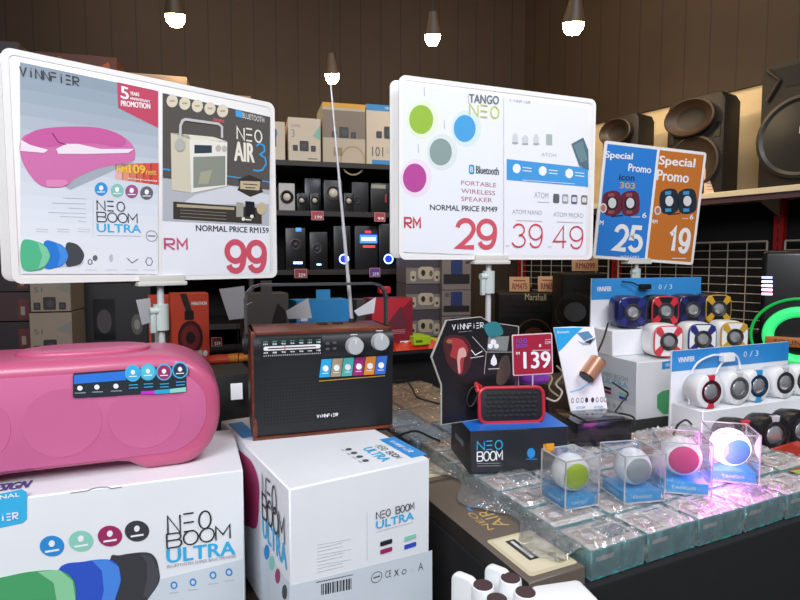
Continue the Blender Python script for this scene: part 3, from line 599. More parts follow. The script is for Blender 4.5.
def post4(A):
    A.ppoly([(504, 97), (587, 109), (586, 256), (504, 256)], g('f0f2f8'), 1); A.pline([(503.5, 97), (503.5, 256)], .0008, g('c8ccd4'), 2)
    A.ptext('VINNFIER', (509, 101.5), (530, 104.5), 99, g('a0a4ac'), word=.14)
    for x, y, w, h in ((515, 139, 3, 6), (525, 140, 3.5, 5), (536, 140, 3, 6)): A.pell(x, y, w, h, g('d4d8dc'), 2, 10); A.pline([(x-3, y+4), (x+3, y+4)], .004, g('a4aab0'), 3)
    A.ppoly([(546, 134), (552, 134.5), (552, 145.5), (546, 145)], g('aebcb6'), 2); A.ptext('ATOM', (541, 156), (556, 157.5), 152.5, g('c0c4cc'), 3)
    A.ppoly([(506.5, 159), (588, 168), (588, 187), (506.5, 180)], g('4a9fe0'), 2)
    Wt = g('f4f8fc')
    for x, y in ((516.5, 168.5), (542.5, 171), (569, 173.5)): A.pell(x, y, 4, 4.8, Wt, 3, 14); A.pline([(x+6, y-1), (x+15, y)], .0022, Wt, 3); A.pline([(x+6, y+2), (x+15, y+3)], .0022, Wt, 3)
    A.pline([(522, 180), (575, 184)], .0014, Wt, 3)
    A.ppoly([(571, 144), (583, 137.5), (588, 150), (588.5, 170), (579, 166)], g('5b7480'), 4); A.ppoly([(573, 145.5), (582, 140.5), (587, 160), (580, 163)], g('6f8c96'), 5)
    A.ptext('ATOM', (534, 198), (548, 199), 192, g('a8aab0'), 3); A.pline([(537, 202), (549, 202.5)], .002, g('b8bac0'), 3)
    for x, y, c in ((556, 198.5, '63666a'), (565, 199, '9a9ea2'), (574, 199.5, '6a6280'), (584, 200, '7a7460')):
        a, b, c2, d = A.pbox(x-3.2, y+4.5, x+3.2, y-4.5); A.rrect(a, b, c2, d, .005, g(c), 3); 
        if x > 556: A.rrect(a+.003, b+.006, c2-.003, d-.006, .002, g('dcdfe2'), 4)
    A.ptext('ATOM NANO', (512, 214), (541.5, 215), 209.5, g('a9abb2'), 3); A.ptext('ATOM MICRO', (553, 216.5), (583, 218), 212, g('a9abb2'), 3)
    for x, y in ((516, 220.5), (557, 222)): A.pline([(x, y), (x+26, y+.8)], .0016, g('c9a4ac'), 3)
    A.ptext('39', (512, 247), (541.5, 247.5), 224, g('cc4c5a'), 3, word=.075); A.ptext('49', (553, 248), (582, 248.5), 226, g('cc4c5a'), 3, word=.075)
    A.ptext('RM', (506, 247), (509, 247), 245, g('d8a0a8'), 3); A.ptext('RM', (548, 248), (551, 248), 246, g('d8a0a8'), 3)
poster(rt, L, MS2, post3, 'poster with four coloured round speakers and the price 29'); poster(rt, L, MS2, post4, 'poster with a blue band and the prices 39 and 49')
# ---- sign 3
p0, p1 = W(592.5, 258, 2.27), W(690, 264, 2.36)
ys = math.degrees(math.atan2(p1.y-p0.y, p1.x-p0.x)); w3 = math.hypot(p1.x-p0.x, p1.y-p0.y)
MS3 = frame(p0, ys) @ Matrix.Rotation(radians(2.5), 4, 'X') @ Matrix.Rotation(radians(3.6), 4, 'Y') 
rt, L = sign('small tilted sign board in blue and orange priced 25 and 19', MS3, w3+.015, .465, (638.5, 262), TZ, clampz=.06, back=False, r=.012)
def sm_pic(A, x, y, bodyc, trimc, conec):
    for dx in (-9, 9):
        A.blob([(x+dx-8.5, y-9), (x+dx+7, y-11.5), (x+dx+8.5, y+9), (x+dx-7, y+11)], g(bodyc), 3); A.ppoly([(x+dx-4, y-10), (x+dx+2, y-10.5), (x+dx+2, y-7), (x+dx-4, y-6.5)], g(trimc), 4); A.ppoly([(x+dx-4, y+7), (x+dx+2, y+6.5), (x+dx+2, y+10), (x+dx-4, y+10.5)], g(trimc), 4); A.pell(x+dx, y, 6, 7, g('2a2a30'), 5); A.pell(x+dx, y-.5, 4, 5.2, g(conec), 6)
    A.pline([(x-10, y+13), (x+2, y+12)], .004, g('1c1c22'), 4)
Wt = g('f4f4f4')
def post5(A):
    q = Art(A.mb, A.P, MS3)
    A.rect(.012, .012, .505*(w3+.015), .453, g('2f82d8'), 1); A.rect(.505*(w3+.015), .012, .53*(w3+.015), .453, Wt, 1)
    A.ptext('Special', (605, 159.5), (632, 161.5), 151, Wt, 3, .015); A.ptext('Promo', (628, 171), (650.5, 173.5), 163.5, Wt, 3, .015)
    A.ptext('icon', (619, 180), (634, 181), 174, g('26304a'), 3, .02); A.ptext('303', (619.5, 188), (634.5, 189), 182, g('d8b050'), 3, .015)
    sm_pic(A, 621, 203.5, '6a2a3a', 'a05058', 'd8d8dc'); A.pell(603, 208, 3.6, 4.8, g('e8d8d0'), 4); A.pell(603, 208, 2.4, 3.3, g('b88070'), 5)
    A.ptext('6', (642, 218), (646, 218), 212.5, Wt, 3, .015); A.pline([(631, 217), (640, 217)], .002, Wt, 3)
    A.ptext('RM', (596, 224.5), (603, 225), 220, Wt, 3, .015); A.ptext('25', (611, 251.5), (642.5, 251), 222.5, Wt, 3, word=.2)
    A.ptext('WITH CABLE', (620, 257.6), (639, 257.8), 255.6, Wt, 3)
def post6(A):
    A.rect(.53*(w3+.015), .012, w3+.003, .453, g('c9762e'), 1)
    A.ptext('Special', (658.5, 167), (694, 170), 155.5, Wt, 3, .015); A.ptext('Promo', (656.5, 180), (688, 183), 169.5, Wt, 3, .015)
    sm_pic(A, 678, 201.5, '22303e', '4a9ac8', 'e0e0e4'); A.pell(657.5, 210.5, 3.4, 4.5, g('e8d8d0'), 4); A.pell(657.5, 210.5, 2.2, 3, g('b88070'), 5)
    A.ptext('6', (689.5, 219.5), (693, 219.5), 214.5, Wt, 3, .015); A.pline([(682, 218.5), (688, 218.5)], .002, Wt, 3); A.ptext('RM', (652, 223), (657, 223.4), 219.5, Wt, 3, .015)
    A.ptext('19', (665, 253), (689, 254), 225.5, Wt, 3, word=.2); A.pline([(672, 258.2), (686, 258.4)], .003, Wt, 3)
poster(rt, L, MS3, post5, 'blue half with the price 25'); poster(rt, L, MS3, post6, 'orange half with the price 19')
# ================================================================= wrapped teal sided boxes on the display table
wrap = clear('crinkled_plastic_wrap', (.97, .98, .98), .14, .85, .09, 1.0, 15, .10)
tealm = mat('4fb0b4', .45, var=.12); boxtop = mat('e0d8d8', .4, bump=.1, scale=80); pale = mat('efeaea', .35); rose = mat('cdb4ac', .45); navyp = mat('7e8894', .4)
BU, BV, BH = .128, .0865, .05
def wrap_mesh(w, d, h, seed):
    r = random.Random(seed); mb = MB(); nu, nv = 16, 11; g_ = {}; vs = []; fs = []
    def hgt(i, j):
        e = min(i, nu-i, j, nv-j)
        return h+.005+(r.random()-.35)*.009 if e else h+.002
    # domed sheet falling a little over each edge
    for i in range(-3, nu+4):
        for j in range(-3, nv+4):
            ii, jj = min(max(i, 0), nu), min(max(j, 0), nv)
            ox = (-1 if i < 0 else 1)*(.0015+.0025*r.random()) if (i < 0 or i > nu) else 0; oy = (-1 if j < 0 else 1)*(.0015+.0025*r.random()) if (j < 0 or j > nv) else 0
            drop = max(abs(i-ii), abs(j-jj)); z = hgt(ii, jj) if not drop else h-(h-.002)*drop/3*(.85+.15*r.random())
            g_[i, j] = len(vs); vs.append((w*ii/nu+ox+(r.random()-.5)*.003, d*jj/nv+oy+(r.random()-.5)*.003, z))
    for i in range(-3, nu+3):
        for j in range(-3, nv+3): fs.append((g_[i, j], g_[i+1, j], g_[i+1, j+1], g_[i, j+1]))
    mb.raw(vs, fs, wrap, True)
    # a loose crimped tail of film at one end
    a = 0; vs = []; fs = []; n = 7
    for k in range(n+1):
        for q in range(4):
            vs.append((-.002-.006*q*(0.3+r.random()*.5), d*(.15+.7*k/n), h+.001+.004*q*(r.random()-.2)))
    for k in range(n):
        for q in range(3): fs.append((k*4+q, (k+1)*4+q, (k+1)*4+q+1, k*4+q+1))
    mb.raw(vs, fs, wrap, True); return mb
def teal_box(v):
    w, d, h = BU-.007, BV-.006, BH; mb = MB(); mb.box((0, 0, 0), (w, d, h), tealm, .0012, 1)
    A = Art(mb, TOP(h+.0003), Matrix()); A.rect(.002, .002, w-.002, d-.002, pale if v % 3 else boxtop, 1)
    A.rrect(w*.1, d*.22, w*.44, d*.78, .005, rose, 2); A.rrect(w*.5, d*.25, w*.92, d*.7, .005, [navyp, rose, boxtop][v % 3], 2); A.rect(w*.52, d*.78, w*.85, d*.84, navyp, 2); A.rrect(w*.18, d*.35, w*.36, d*.62, .004, pale, 3); A.rect(w*.1, d*.1, w*.4, d*.14, rose, 2)
    A = Art(mb, FRONT(-.0003), Matrix()); A.rect(w*.08, h*.62, w*.4, h*.78, pale, 1)
    return mb
protos = {}
rows = ['front', 'second', 'third', 'fourth', 'fifth', 'sixth', 'seventh']; cols = ['first', 'second', 'third', 'fourth', 'fifth', 'sixth']
for j in range(7):
    for i in range(6):
        if (j >= 5 and i > 3) or (i, j) == (1, 6): continue
        if j == 0 and i == 5: continue
        M = TF @ frame((i*BU+.002+random.uniform(0, .003), j*BV+.001+random.uniform(0, .002), .0005), random.uniform(-1.2, 1.2))
        lab = f'{rows[j]} row from the cloth edge, {cols[i]} from the left: plastic wrapped box with teal sides'
        k = (i*2+j) % 3
        if k not in protos:
            rt = empty('wrapped_box', M, lab, 'box', 'wrapped teal boxes in rows on the display table')
            teal_box(k).build('carton', rt); wo = wrap_mesh(BU-.007, BV-.006, BH, k+11).build('plastic_wrap', rt); wo['label'] = 'crinkled clear plastic film'; protos[k] = rt
        else: dup(protos[k], M, lab)

# ---- brown radio cartons lying along the left edge of the table
brm = mat('6b6056', .45); crm = mat('cfc4a4', .45); gold = mat('c9a868', .4)
for k, (v0, v1, lab) in enumerate(((.0, .40, 'brown carton with gold letters lying at the near left edge of the table'), (.415, .80, 'brown radio carton lying flat behind the first, up against the wrapped boxes'))):
    M = TF @ frame((-.122, v0, .0005), 0); w, d, h = .112, v1-v0, .03
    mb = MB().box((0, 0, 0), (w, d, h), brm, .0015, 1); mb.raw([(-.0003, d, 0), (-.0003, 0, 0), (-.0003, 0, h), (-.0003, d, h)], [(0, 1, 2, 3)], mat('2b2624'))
    A = Art(mb, TOP(h+.0003), M)
    # picture of the cream radio near the viewer
    A.rrect(.012, .012, w-.004, .135, .006, crm, 1); A.rrect(.02, .02, w-.012, .128, .004, mat('ddd4b8'), 2); A.rect(.04, .05, .06, .118, mat('3a3835'), 3); A.rect(.047, .055, .053, .113, mat('d8d8d8'), 4)
    for q in (.03, .05): A.ell(.085, q, .008, .007, mat('b8ac8a'), 3)
    P = TOP(h+.0003) @ Matrix.Translation((.085, .165, 0)) @ Matrix.Rotation(pi/2, 4, 'Z'); B = Art(mb, P, M)
    B.text('AIR', 0, 0, .075, .028, gold, 1); B.text('NEO', 0, .034, .075, .048, gold, 1); B.text('3', .08, -.006, .10, .036, mat('4a8fd0'), 1)
    tag(mb.build('radio_carton', M=M), lab, 'box', 'brown radio cartons lying on the table edge')
# loose film fallen over the brown cartons
mb = MB(); r = random.Random(5); vs = []; fs = []; n = 26; q = 9
for i in range(n+1):
    for j in range(q+1):
        f = i/n; wd = .05+.03*sin(f*17); x = .003-wd*j/q; z = .052-.018*(j/q)**.6+.007*(r.random()-.3)*(1 if j else .2)
        vs.append((x, .02+f*.56, max(z, .034)))
for i in range(n):
    for j in range(q): fs.append((i*(q+1)+j, (i+1)*(q+1)+j, (i+1)*(q+1)+j+1, i*(q+1)+j+1))
mb.raw(vs, fs, wrap, True); tag(mb.build('plastic_film', M=TF), 'loose strip of clear crinkled film hanging off the teal boxes over the brown cartons', 'plastic film')

# ================================================================= round speakers in clear cubes
acr = clear('clear_acrylic', (.985, .99, 1), .05, .55, .03, 0, 18, .03); edge = clear('acrylic_edge', (.9, .95, .98), .35, .9, .05, 0, 18, .35)
blueb = mat('2aa2e0', .3, coat=.3); whp = mat('f0f2f4', .35, coat=.2, var=.02)
def cube(x0, x1, ytop, base_px, disc, label, eff, glow=False, first=None):
    yaw = eff-math.degrees(math.atan((base_px[0]-400)/F))
    z = TZ+BH+.006; b = G(base_px[0], base_px[1], z); s = (x1-x0)/F*b.y/(cos(radians(eff))+sin(radians(eff)))*1.15*cos(math.atan((base_px[0]-400)/F))**-1
    h = (base_px[1]-ytop+2.5)/F*b.y
    M = frame(b, yaw); rt = empty('boxed_speaker', M, label, 'speaker', 'round speakers in clear cubes')
    mb = MB().box((0, 0, .003), (s, s, h), acr); 
    mb.build('clear_case', rt)
    mb = MB(); t = .0011
    for x in (0, s):
        for y in (0, s): mb.box((x-t, y-t, 0), (x+t, y+t, h), edge)
        for zz in (0.002, h): mb.box((x-t, 0, zz-t), (x+t, s, zz+t), edge)
    for y in (0, s):
        for zz in (0.002, h): mb.box((0, y-t, zz-t), (s, y+t, zz+t), edge)
    mb.build('case_edge', rt)
    hb = h*.22; mb = MB().box((.004, .004, .002), (s-.004, s-.004, hb), blueb, .002)
    A = Art(mb, FRONT(.0037), M); A.text('TANGO', s*.22, hb*.4, s*.7, hb*.68, mat('d8f2ff'), 1); A = Art(mb, LEFT(.0037, s), M); A.text('TANGO', s*.25, hb*.4, s*.75, hb*.68, mat('d8f2ff'), 1)
    o = mb.build('printed_base', rt); o['label'] = 'blue printed base'
    R = min(s*.485, (h-hb)*.49); ce = Vector((s*.5, s*.5, hb+R+.002))
    D = Matrix.Translation(ce) @ Matrix.Rotation(radians(-yaw+disc[1]), 4, 'Z') @ Matrix.Rotation(radians(90+disc[2]), 4, 'X')   # local +z is the facing direction
    body = mat('ffe0fb', .4, emit=1.6) if glow else whp
    prof = [(0, -R*.93), (R*.45, -R*.86), (R*.75, -R*.64), (R*.93, -R*.32), (R, 0), (R*.97, R*.28), (R*.88, R*.52), (R*.78, R*.66), (R*.72, R*.70)]
    MB().lathe(prof, body, D, 40).build('speaker_body', rt)
    MB().lathe([(R*.72, R*.70), (R*.70, R*.72), (R*.35, R*.80), (0, R*.83)], mat(disc[0], .6, bump=.3, scale=500), D, 40).build('grille', rt)
    return rt
cube(543, 592, 462, (565, 511.5), ('b5d02a', 12, 4), 'clear cube with a white round speaker that has a lime green grille', 37)
cube(604, 656, 457, (624, 505), ('a4aeb0', 8, 4), 'clear cube with a white round speaker that has a grey grille', 33)
cube(653, 698, 442, (660, 492.5), ('cf4a80', -14, 2), 'clear cube with a white round speaker that has a pink grille', 12)
q = cube(703, 743, 433, (711, 481), ('58b4dc', 0, 8), 'clear cube glowing pink with a round speaker that has a light blue grille', 14, glow=True)
ld = bpy.data.lights.new('speaker_glow', 'POINT'); ld.energy = 1.1; ld.color = (1, .18, .85); ld.shadow_soft_size = .05
lo = bpy.data.objects.new('speaker_glow', ld); C.objects.link(lo); lo.location = q.matrix_world.translation+Vector((.0, -.03, .06)); lo.parent = None
tag(lo, 'pink light given off by the glowing round speaker', 'light')
p = G(548, 452, TZ+BH+.14); M = frame((p.x, p.y, 0), 15)
# small orange tag standing on the green cube
def find(lbl): return [o for o in C.objects if lbl in o.get('label', '')][0]
bpy.context.view_layer.update(); gc = find('lime green grille'); gh = max((gc.matrix_world @ Vector(c)).z for ch in gc.children for c in ch.bound_box)
cb = [c for c in gc.children if c.name.startswith('clear_case')][0].bound_box; p = gc.matrix_world @ Vector((cb[6][0]*.12, cb[6][1]*.8, cb[6][2]+.0012)); mb = MB().box((-.009, 0, 0), (.008, .004, .013), mat('e59a25', .4), .0008); tag(mb.build('price_tab', M=frame(p, 10)), 'tiny orange tab on top of the clear cube with the lime speaker', 'tag')

# ================================================================= NEO BOOM box, standee, red rimmed speaker
z0 = TZ+BH+.006; pb = G(470, 474, z0); hb = (474-429.5)/F*pb.y
M = frame(pb, 9); bw = .225; bd = .165
mb = MB().box((0, 0, 0), (bw, bd, hb), mat('26282e', .35, coat=.2), .001, 1); mb.raw([(0, 0, hb+.0004), (bw, 0, hb+.0004), (bw, bd, hb+.0004), (0, bd, hb+.0004)], [(0, 1, 2, 3)], mat('1f6fd0', .35))
mb.raw([(-.0004, bd, 0), (-.0004, 0, 0), (-.0004, 0, hb), (-.0004, bd, hb)], [(0, 1, 2, 3)], mat('101114', .35))
A = Art(mb, FRONT(-.0003), M); A.ptext('NEO', (477, 450), (502, 450), 441.5, cyan, word=.12); A.ptext('BOOM', (477, 461), (502, 460.5), 452, paper, word=.13, gap=.14)
for y in (463.5, 466): A.pline([(477, y), (500, y-.4)], .0007, inkl)
A.pell(531, 453, 4, 5, cyan2, 2); A.pline([(526, 459), (537, 459)], .0018, cyan2, 2); A.ppoly([(543, 444), (551, 444), (551, 452), (543, 452)], mat('d99a2a'), 2); A.pell(560, 452, 3.5, 4, mat('a84a8a'), 2)
A = Art(mb, LEFT(-.0005, 0), M); A.text('VINNFIER', -bd*.75, hb*.45, -bd*.3, hb*.58, inkl, 2)
tag(mb.build('speaker_carton', M=M), 'black box with a blue top and blue lettering, under the red rimmed speaker', 'box')
BT = pb.z+hb
# die cut standee
q0, q1 = G(441, 426, BT-.012), G(520, 414, BT+.004)
q0 = G(441, 425.5, BT+.001); SM = frame(q0, 28, -3)
mb0 = Art(MB(), FRONT(0), SM)
out = [(441, 425), (441, 385), (431, 357), (446, 320), (481, 316.5), (490, 322), (519, 326), (519, 395), (519, 420), (470, 424)]
pts = [mb0.px(*p) for p in out]; vmin = min(p.y for p in pts); 
SP = [(p.x, p.y-vmin) for p in pts]
SM = SM @ Matrix.Translation((0, 0, vmin)); SP = [(x, max(z, -vmin+.0)) for x, z in SP]
rt = empty('display_standee', SM, 'black die cut cardboard standee showing a red figure, behind the red rimmed speaker', 'display card')
mb = MB().prism(SP, 0, .004, mat('b9b6ae', .5))
A = Art(mb, FRONT(-.0002), SM)
cx = sum(p[0] for p in SP)/len(SP); cy = sum(p[1] for p in SP)/len(SP)
A.poly([(cx+(x-cx)*.975, cy+(y-cy)*.985) for x, y in SP], mat('1b1a1d', .3, coat=.2), 1)
A.ptext('VINNFIER', (452, 329.8), (483, 327), 324.6, paper, word=.15); A.pline([(458, 332), (472, 330.8)], .0006, inkl, 2)
A.blob([(443, 340), (452, 335), (466, 338), (472, 352), (469, 368), (460, 376), (447, 362)], mat('4a1f22'), 2)
A.blob([(447, 340), (452, 338), (462, 340), (468, 350), (464, 358), (462, 372), (458, 373), (456, 360), (450, 356), (452, 346)], mat('a8343a'), 3); A.blob([(459, 349), (464, 348), (466, 356), (460, 359), (460, 372), (458, 372), (457, 357)], mat('d8a8a0'), 4); A.pell(449, 341.5, 3, 2, mat('9a6a4a'), 4)
A.pline([(472, 336.5), (486, 352), (484, 374)], .0014, mat('c8c6c0'), 3); A.pline([(486, 352), (513, 352)], .0014, mat('c8c6c0'), 3)
A.blob([(484, 325), (497, 322), (503, 333), (494, 338), (488, 336)], mat('2f8088'), 3); A.ppoly([(488, 337), (509, 336), (507, 351), (487, 350)], mat('8a8c8c'), 3); A.pell(493, 342, 3, 2.8, paper, 4, 10); A.pell(490, 346, 2.6, 2.6, paper, 4, 10); A.pell(496, 346, 2.6, 2.6, paper, 4, 10)
A.pline([(471, 350), (475, 355), (482, 351)], .0022, paper, 4); A.pline([(470, 358), (483, 356)], .0014, paper, 4)
A.ppoly([(493.5, 354), (496.5, 360), (496.5, 364), (493.5, 366), (490.5, 364), (490.5, 360)], paper, 4); A.pline([(488, 369), (499, 368.5)], .0012, paper, 4)
A.blob([(500, 360), (508, 356), (510, 372), (504, 384), (496, 382)], mat('5a4a44'), 3)
mb.build('printed_card', rt); MB().box((.08, .004, 0), (.084, .06, .12), mat('5a5a5a')).build('rear_strut', rt)
# red rimmed speaker
ps = G(480, 424, BT+.001); M = frame((ps.x, ps.y+.004, BT+.001), 6, -6); sw = (546-479)/F*ps.y*1.01; sh = .079; sd = .045
rt = empty('rugged_speaker', M, 'small black speaker with a thick red rim, standing on the blue topped box', 'speaker')
MB().prism(rr(0, 0, sw, sh, .016), .003, sd, matte_black, .006, 3).build('body', rt)
ring_ = MB(); o1 = rr(0, 0, sw, sh, .018); pts3 = [(x, .001, z) for x, z in o1]; ring_.tube(pts3+[pts3[0]], .0042, mat('c0283c', .35)); ring_.build('rim', rt)
mb = MB().prism(rr(.004, .004, sw-.004, sh-.004, .014), 0, .006, mat('17171a', .6), .001, 2)
for j in range(6):
    for i in range(9):
        x = .014+i*(sw-.03)/9+(j % 2)*.004; z = .013+j*.0098; mb.box((x, -.0016, z), (x+.0115, .001, z+.0052), mat('232327', .5), .001, 1)
mb.build('grille', rt)
mb = MB(); mb.tube([(.008, .02, sh), (-.004, .012, sh+.008), (-.006, .004, sh+.003), (-.002, .0, sh-.008)], .0055, mat('d8323a', .4)); mb.build('strap_loop', rt)
mb = MB(); lp = [(-.006+.02*cos(a)*.55-.0*a-.012, .0, sh-.018+.022*sin(a)) for a in [i*pi/8 for i in range(17)]]
mb.tube([(x-(sh-z)*.25+.006, y, z) for x, y, z in lp], .0022, matte_black); mb.build('carabiner', rt)
# price card 139
pc = W(513, 376, pb.y+.105); pc2 = W(554, 373, pb.y+.105); M = frame(pc, 4, 0, -2.5); cw = (pc2-pc).length; chh = .097
rt = empty('price_card', frame((pc.x+cw*.5, pc.y+.008, BT+.001), 4), 'dark red price card 139 above the red rimmed speaker', 'price card'); L = rt.matrix_world.inverted() @ M
mb = MB().prism(rr(0, 0, cw, chh, .004), 0, .002, mat('e9c9cf', .3)); A = Art(mb, FRONT(-.0002), M); A.poly(rr(.0025, .0025, cw-.0025, chh-.0025, .003), mat('a8233f', .3, coat=.2), 1)
A.ptext('NEO', (516, 343.5), (527, 343), 338.5, mat('5a5ad0'), word=.16); A.ptext('BOOM', (516, 348), (527, 347.5), 344.2, mat('5a5ad0'), word=.16)
A.ptext('139', (524, 368.5), (550, 367.5), 352, paper, 3, .015); A.ptext('RM', (516, 354.5), (519.5, 354.3), 352, paper, 3, .015); A.pline([(532, 350.3), (550, 350)], .001, paper, 3)
A.ptext('12W', (545, 344), (551.5, 343.6), 341, paper, 3); A.pline([(545, 339.5), (551, 339.3)], .0008, paper, 3); A.ptext('8', (539, 347), (541, 347), 344, paper, 3, .015)
mb.build('card', rt, L); MB().cyl((0, 0, 0), (0, 0, pc.z-BT+.01), .0016, steel, seg=8).cyl((0, 0, 0), (0, 0, .002), .014, steel).build('stem', rt)

# ================================================================= white card stand on a black tray
kp = G(585, 452, TZ+BH+.006); TM = frame(kp, 14); tw, td, th = .155, .14, .060
zt = TZ+BH+.006; kp = W(577, 452, 1.36); TM = frame((kp.x, kp.y, zt), 14)
rt = empty('display_tray', TM, 'low black box with a grey glass top in front of the white speaker card', 'display box')
MB().box((0, 0, 0), (tw, td, th), gloss_black, .003).build('body', rt)
MB().box((.03, .012, th), (tw-.012, td-.05, th+.004), mat('4a4e52', .12), .001).build('glass_top', rt)
c0, c1 = W(574, 419.5, 1.475), W(608, 418, 1.475)
CM = frame((c0.x, c0.y, c0.z), 14, -14, 0)
A0 = Art(MB(), FRONT(0), CM)
out = [(573, 421), (553.5, 327.5), (572, 326.5), (594, 327), (600, 369), (609, 416.5)]; pts = [A0.px(*p) for p in out]
rt = empty('speaker_card_stand', CM, 'leaning white display card showing a copper coloured mini speaker', 'display card')
mb = MB().prism([(p.x, p.y) for p in pts], 0, .003, white_card); A = Art(mb, FRONT(-.0002), CM)
A.ppoly([(553.8, 328), (583, 327.5), (574, 336), (563, 348), (558.5, 352)], mat('2fa4de', .3), 1); A.ptext('Bluetooth', (557, 333.5), (569, 333), 331, paper, 3)
A.ppoly([(577, 333), (588, 331), (593, 337), (584, 341)], mat('5c8ab0'), 2); A.ppoly([(577, 341), (584, 343), (598, 336), (590, 345), (583, 345)], mat('9aa8b4'), 3); A.ppoly([(584, 342), (594, 338), (590, 344)], mat('2a3038'), 4)
A.pline([(570, 392), (580, 389.5), (588, 384), (596, 375)], .004, mat('8fd0f0'), 2)
for i, x in enumerate((572.5, 577.5, 582, 586.5, 592.5, 597, 601.5, 605)): A.pell(x, 400.5-i*.15, 1.6, 2.8, mat('3a3c42' if i in (3, 4) else '8a8c92'), 2, 8); (A.pell(x, 400.5-i*.15, .9, 1.6, white_card, 3, 8) if i not in (3, 4) else 0)
A.ptext('ATOM', (576, 409), (585, 408.5), 406.5, mat('4a90c8'), 3); A.ptext('ATOM', (594, 408.5), (603, 408), 406, mat('4a90c8'), 3); A.pline([(576, 411.5), (586, 411)], .0008, inkl, 2); A.pline([(594, 411), (604, 410.5)], .0008, inkl, 2)
mb.build('printed_card', rt)
# copper mini speaker fixed on the card
b0 = A.px(583, 377); b1 = A.px(593, 361); dv = (b1-b0)
copper = mat('dca284', .3, metal=.6)
mb = MB().cyl((b0.x-.003, -.0235, b0.y), (b1.x+.001, -.0235, b1.y), .0225, copper, seg=36); mb.build('copper_speaker', rt)
dn = Vector((-dv.x, 0, -dv.y)).normalized()
mb = MB().cyl(Vector((b0.x-.003, -.0235, b0.y)), Vector((b0.x-.003, -.0235, b0.y))+dn*.0035, .0205, mat('1c1f24', .5), seg=36).cyl(Vector((b1.x+.001, -.0235, b1.y)), Vector((b1.x+.001, -.0235, b1.y))-dn*.002, .0215, mat('3a3c40', .3), seg=36); mb.build('speaker_grille', rt)
MB().box((-.005, -.012, -.0035), (.085, .012, .0), acr if False else mat('a8acb0', .15), .001).build('card_foot', rt)

# ================================================================= stepped displays of small speakers at the right
dome = mat('c8cace', .25, metal=.7); cone = mat('2a2a2e', .5)
def pod(M, label, group, body, trim, ringc, plate, x_trim=True, s=.1, proto=None):
    rt = empty('mini_speaker', M, label, 'speaker', group)
    MB().sup((0, s*.46, s*.5), (s*.47, s*.46, s*.5), mat(body, .3, coat=.3, var=.02), .55, .6).build('body', rt)
    mb = MB(); a = lambda k, y: [(s*.46*k*math.copysign(abs(cos(t))**.5, cos(t)), y, s*.5+s*.48*k*math.copysign(abs(sin(t))**.5, sin(t))) for t in [2*pi*i/32 for i in range(32)]]
    loops = [a(.90, .03), a(.98, .012), a(.97, .001), a(.93, -.003), a(.91, -.002)]; loops = [[(x, y*s*10*.1*3.0, z) for x, y, z in l] for l in loops]
    vs = [p for l in loops for p in l]; fs = [(k*32+i, k*32+(i+1) % 32, (k+1)*32+(i+1) % 32, (k+1)*32+i) for k in range(4) for i in range(32)]
    mb.raw(vs, fs, mat(ringc, .3, coat=.3), True); mb.build('bezel', rt)
    mb = MB(); A = Art(mb, FRONT(-.0008*s*10), M); A.poly([(x*.99, (z-s*.5)*.99+s*.5) for x, y, z in a(.92, 0)], mat(plate, .35), 0); mb.build('front_plate', rt)
    if x_trim:
        mb = MB()
        for sx in (-1, 1):
            for sz in (-1, 1):
                p = [(sx*s*.385, s*.5+sz*s*.40), (sx*s*.395, s*.5+sz*s*.26), (sx*s*.2, s*.5+sz*s*.08), (sx*s*.10, s*.5+sz*s*.18), (sx*s*.24, s*.5+sz*s*.42)]
                if sx*sz < 0: p = p[::-1]
                mb.prism(p, -s*.03, -s*.006, mat(trim, .3, coat=.3), .001, 1); mb.build('cross_trim', rt); mb = MB()

    D = Matrix.Translation((0, -s*.01, s*.5)) @ Matrix.Rotation(pi/2, 4, 'X')
    MB().lathe([(s*.27, 0), (s*.27, s*.035), (s*.235, s*.045), (s*.2, s*.02), (s*.1, s*.0), (0, 0)], cone, D, 28).build('cone', rt)
    MB().lathe([(s*.18, s*.012), (s*.155, s*.055), (s*.08, s*.082), (0, s*.09)], dome, D, 24).build('dust_cap', rt)
    return rt
def barrel(M, label, group, body, ringc, tab, s=.1):
    rt = empty('mini_speaker', M, label, 'speaker', group)
    b = mat(body, .35, coat=.2, var=.02)
    D = Matrix.Translation((0, 0, s*.5)) @ Matrix.Rotation(pi/2, 4, 'X')    # +z is forward
    MB().lathe([(0, -s*.75), (s*.28, -s*.72), (s*.4, -s*.6), (s*.47, -s*.3), (s*.5, -s*.05), (s*.48, s*.03), (s*.40, s*.07), (s*.33, s*.06)], b, D, 40).box((-s*.2, .1*s, 0), (s*.2, .55*s, s*.1), b, .004).build('body', rt)
    MB().lathe([(s*.34, s*.05), (s*.33, s*.085), (s*.27, s*.09), (s*.25, s*.05), (s*.12, s*.02), (0, s*.02)], mat(ringc, .3), D, 32).build('cone_ring', rt)
    MB().lathe([(s*.24, s*.045), (s*.22, s*.07), (s*.12, s*.10), (0, s*.11)], dome, D, 28).build('dust_cap', rt)
    if tab:
        for sz, nm in ((1, 'tab'), (-1, 'tab')):
            p = [(-s*.10, s*.5+sz*s*.33), (s*.10, s*.5+sz*s*.33), (s*.12, s*.5+sz*s*.485), (-s*.12, s*.5+sz*s*.485)]
            if sz < 0: p = p[::-1]
            MB().prism(p, -s*.085, s*.05, mat(tab, .35), .002, 1).build('tab', rt)
    return rt
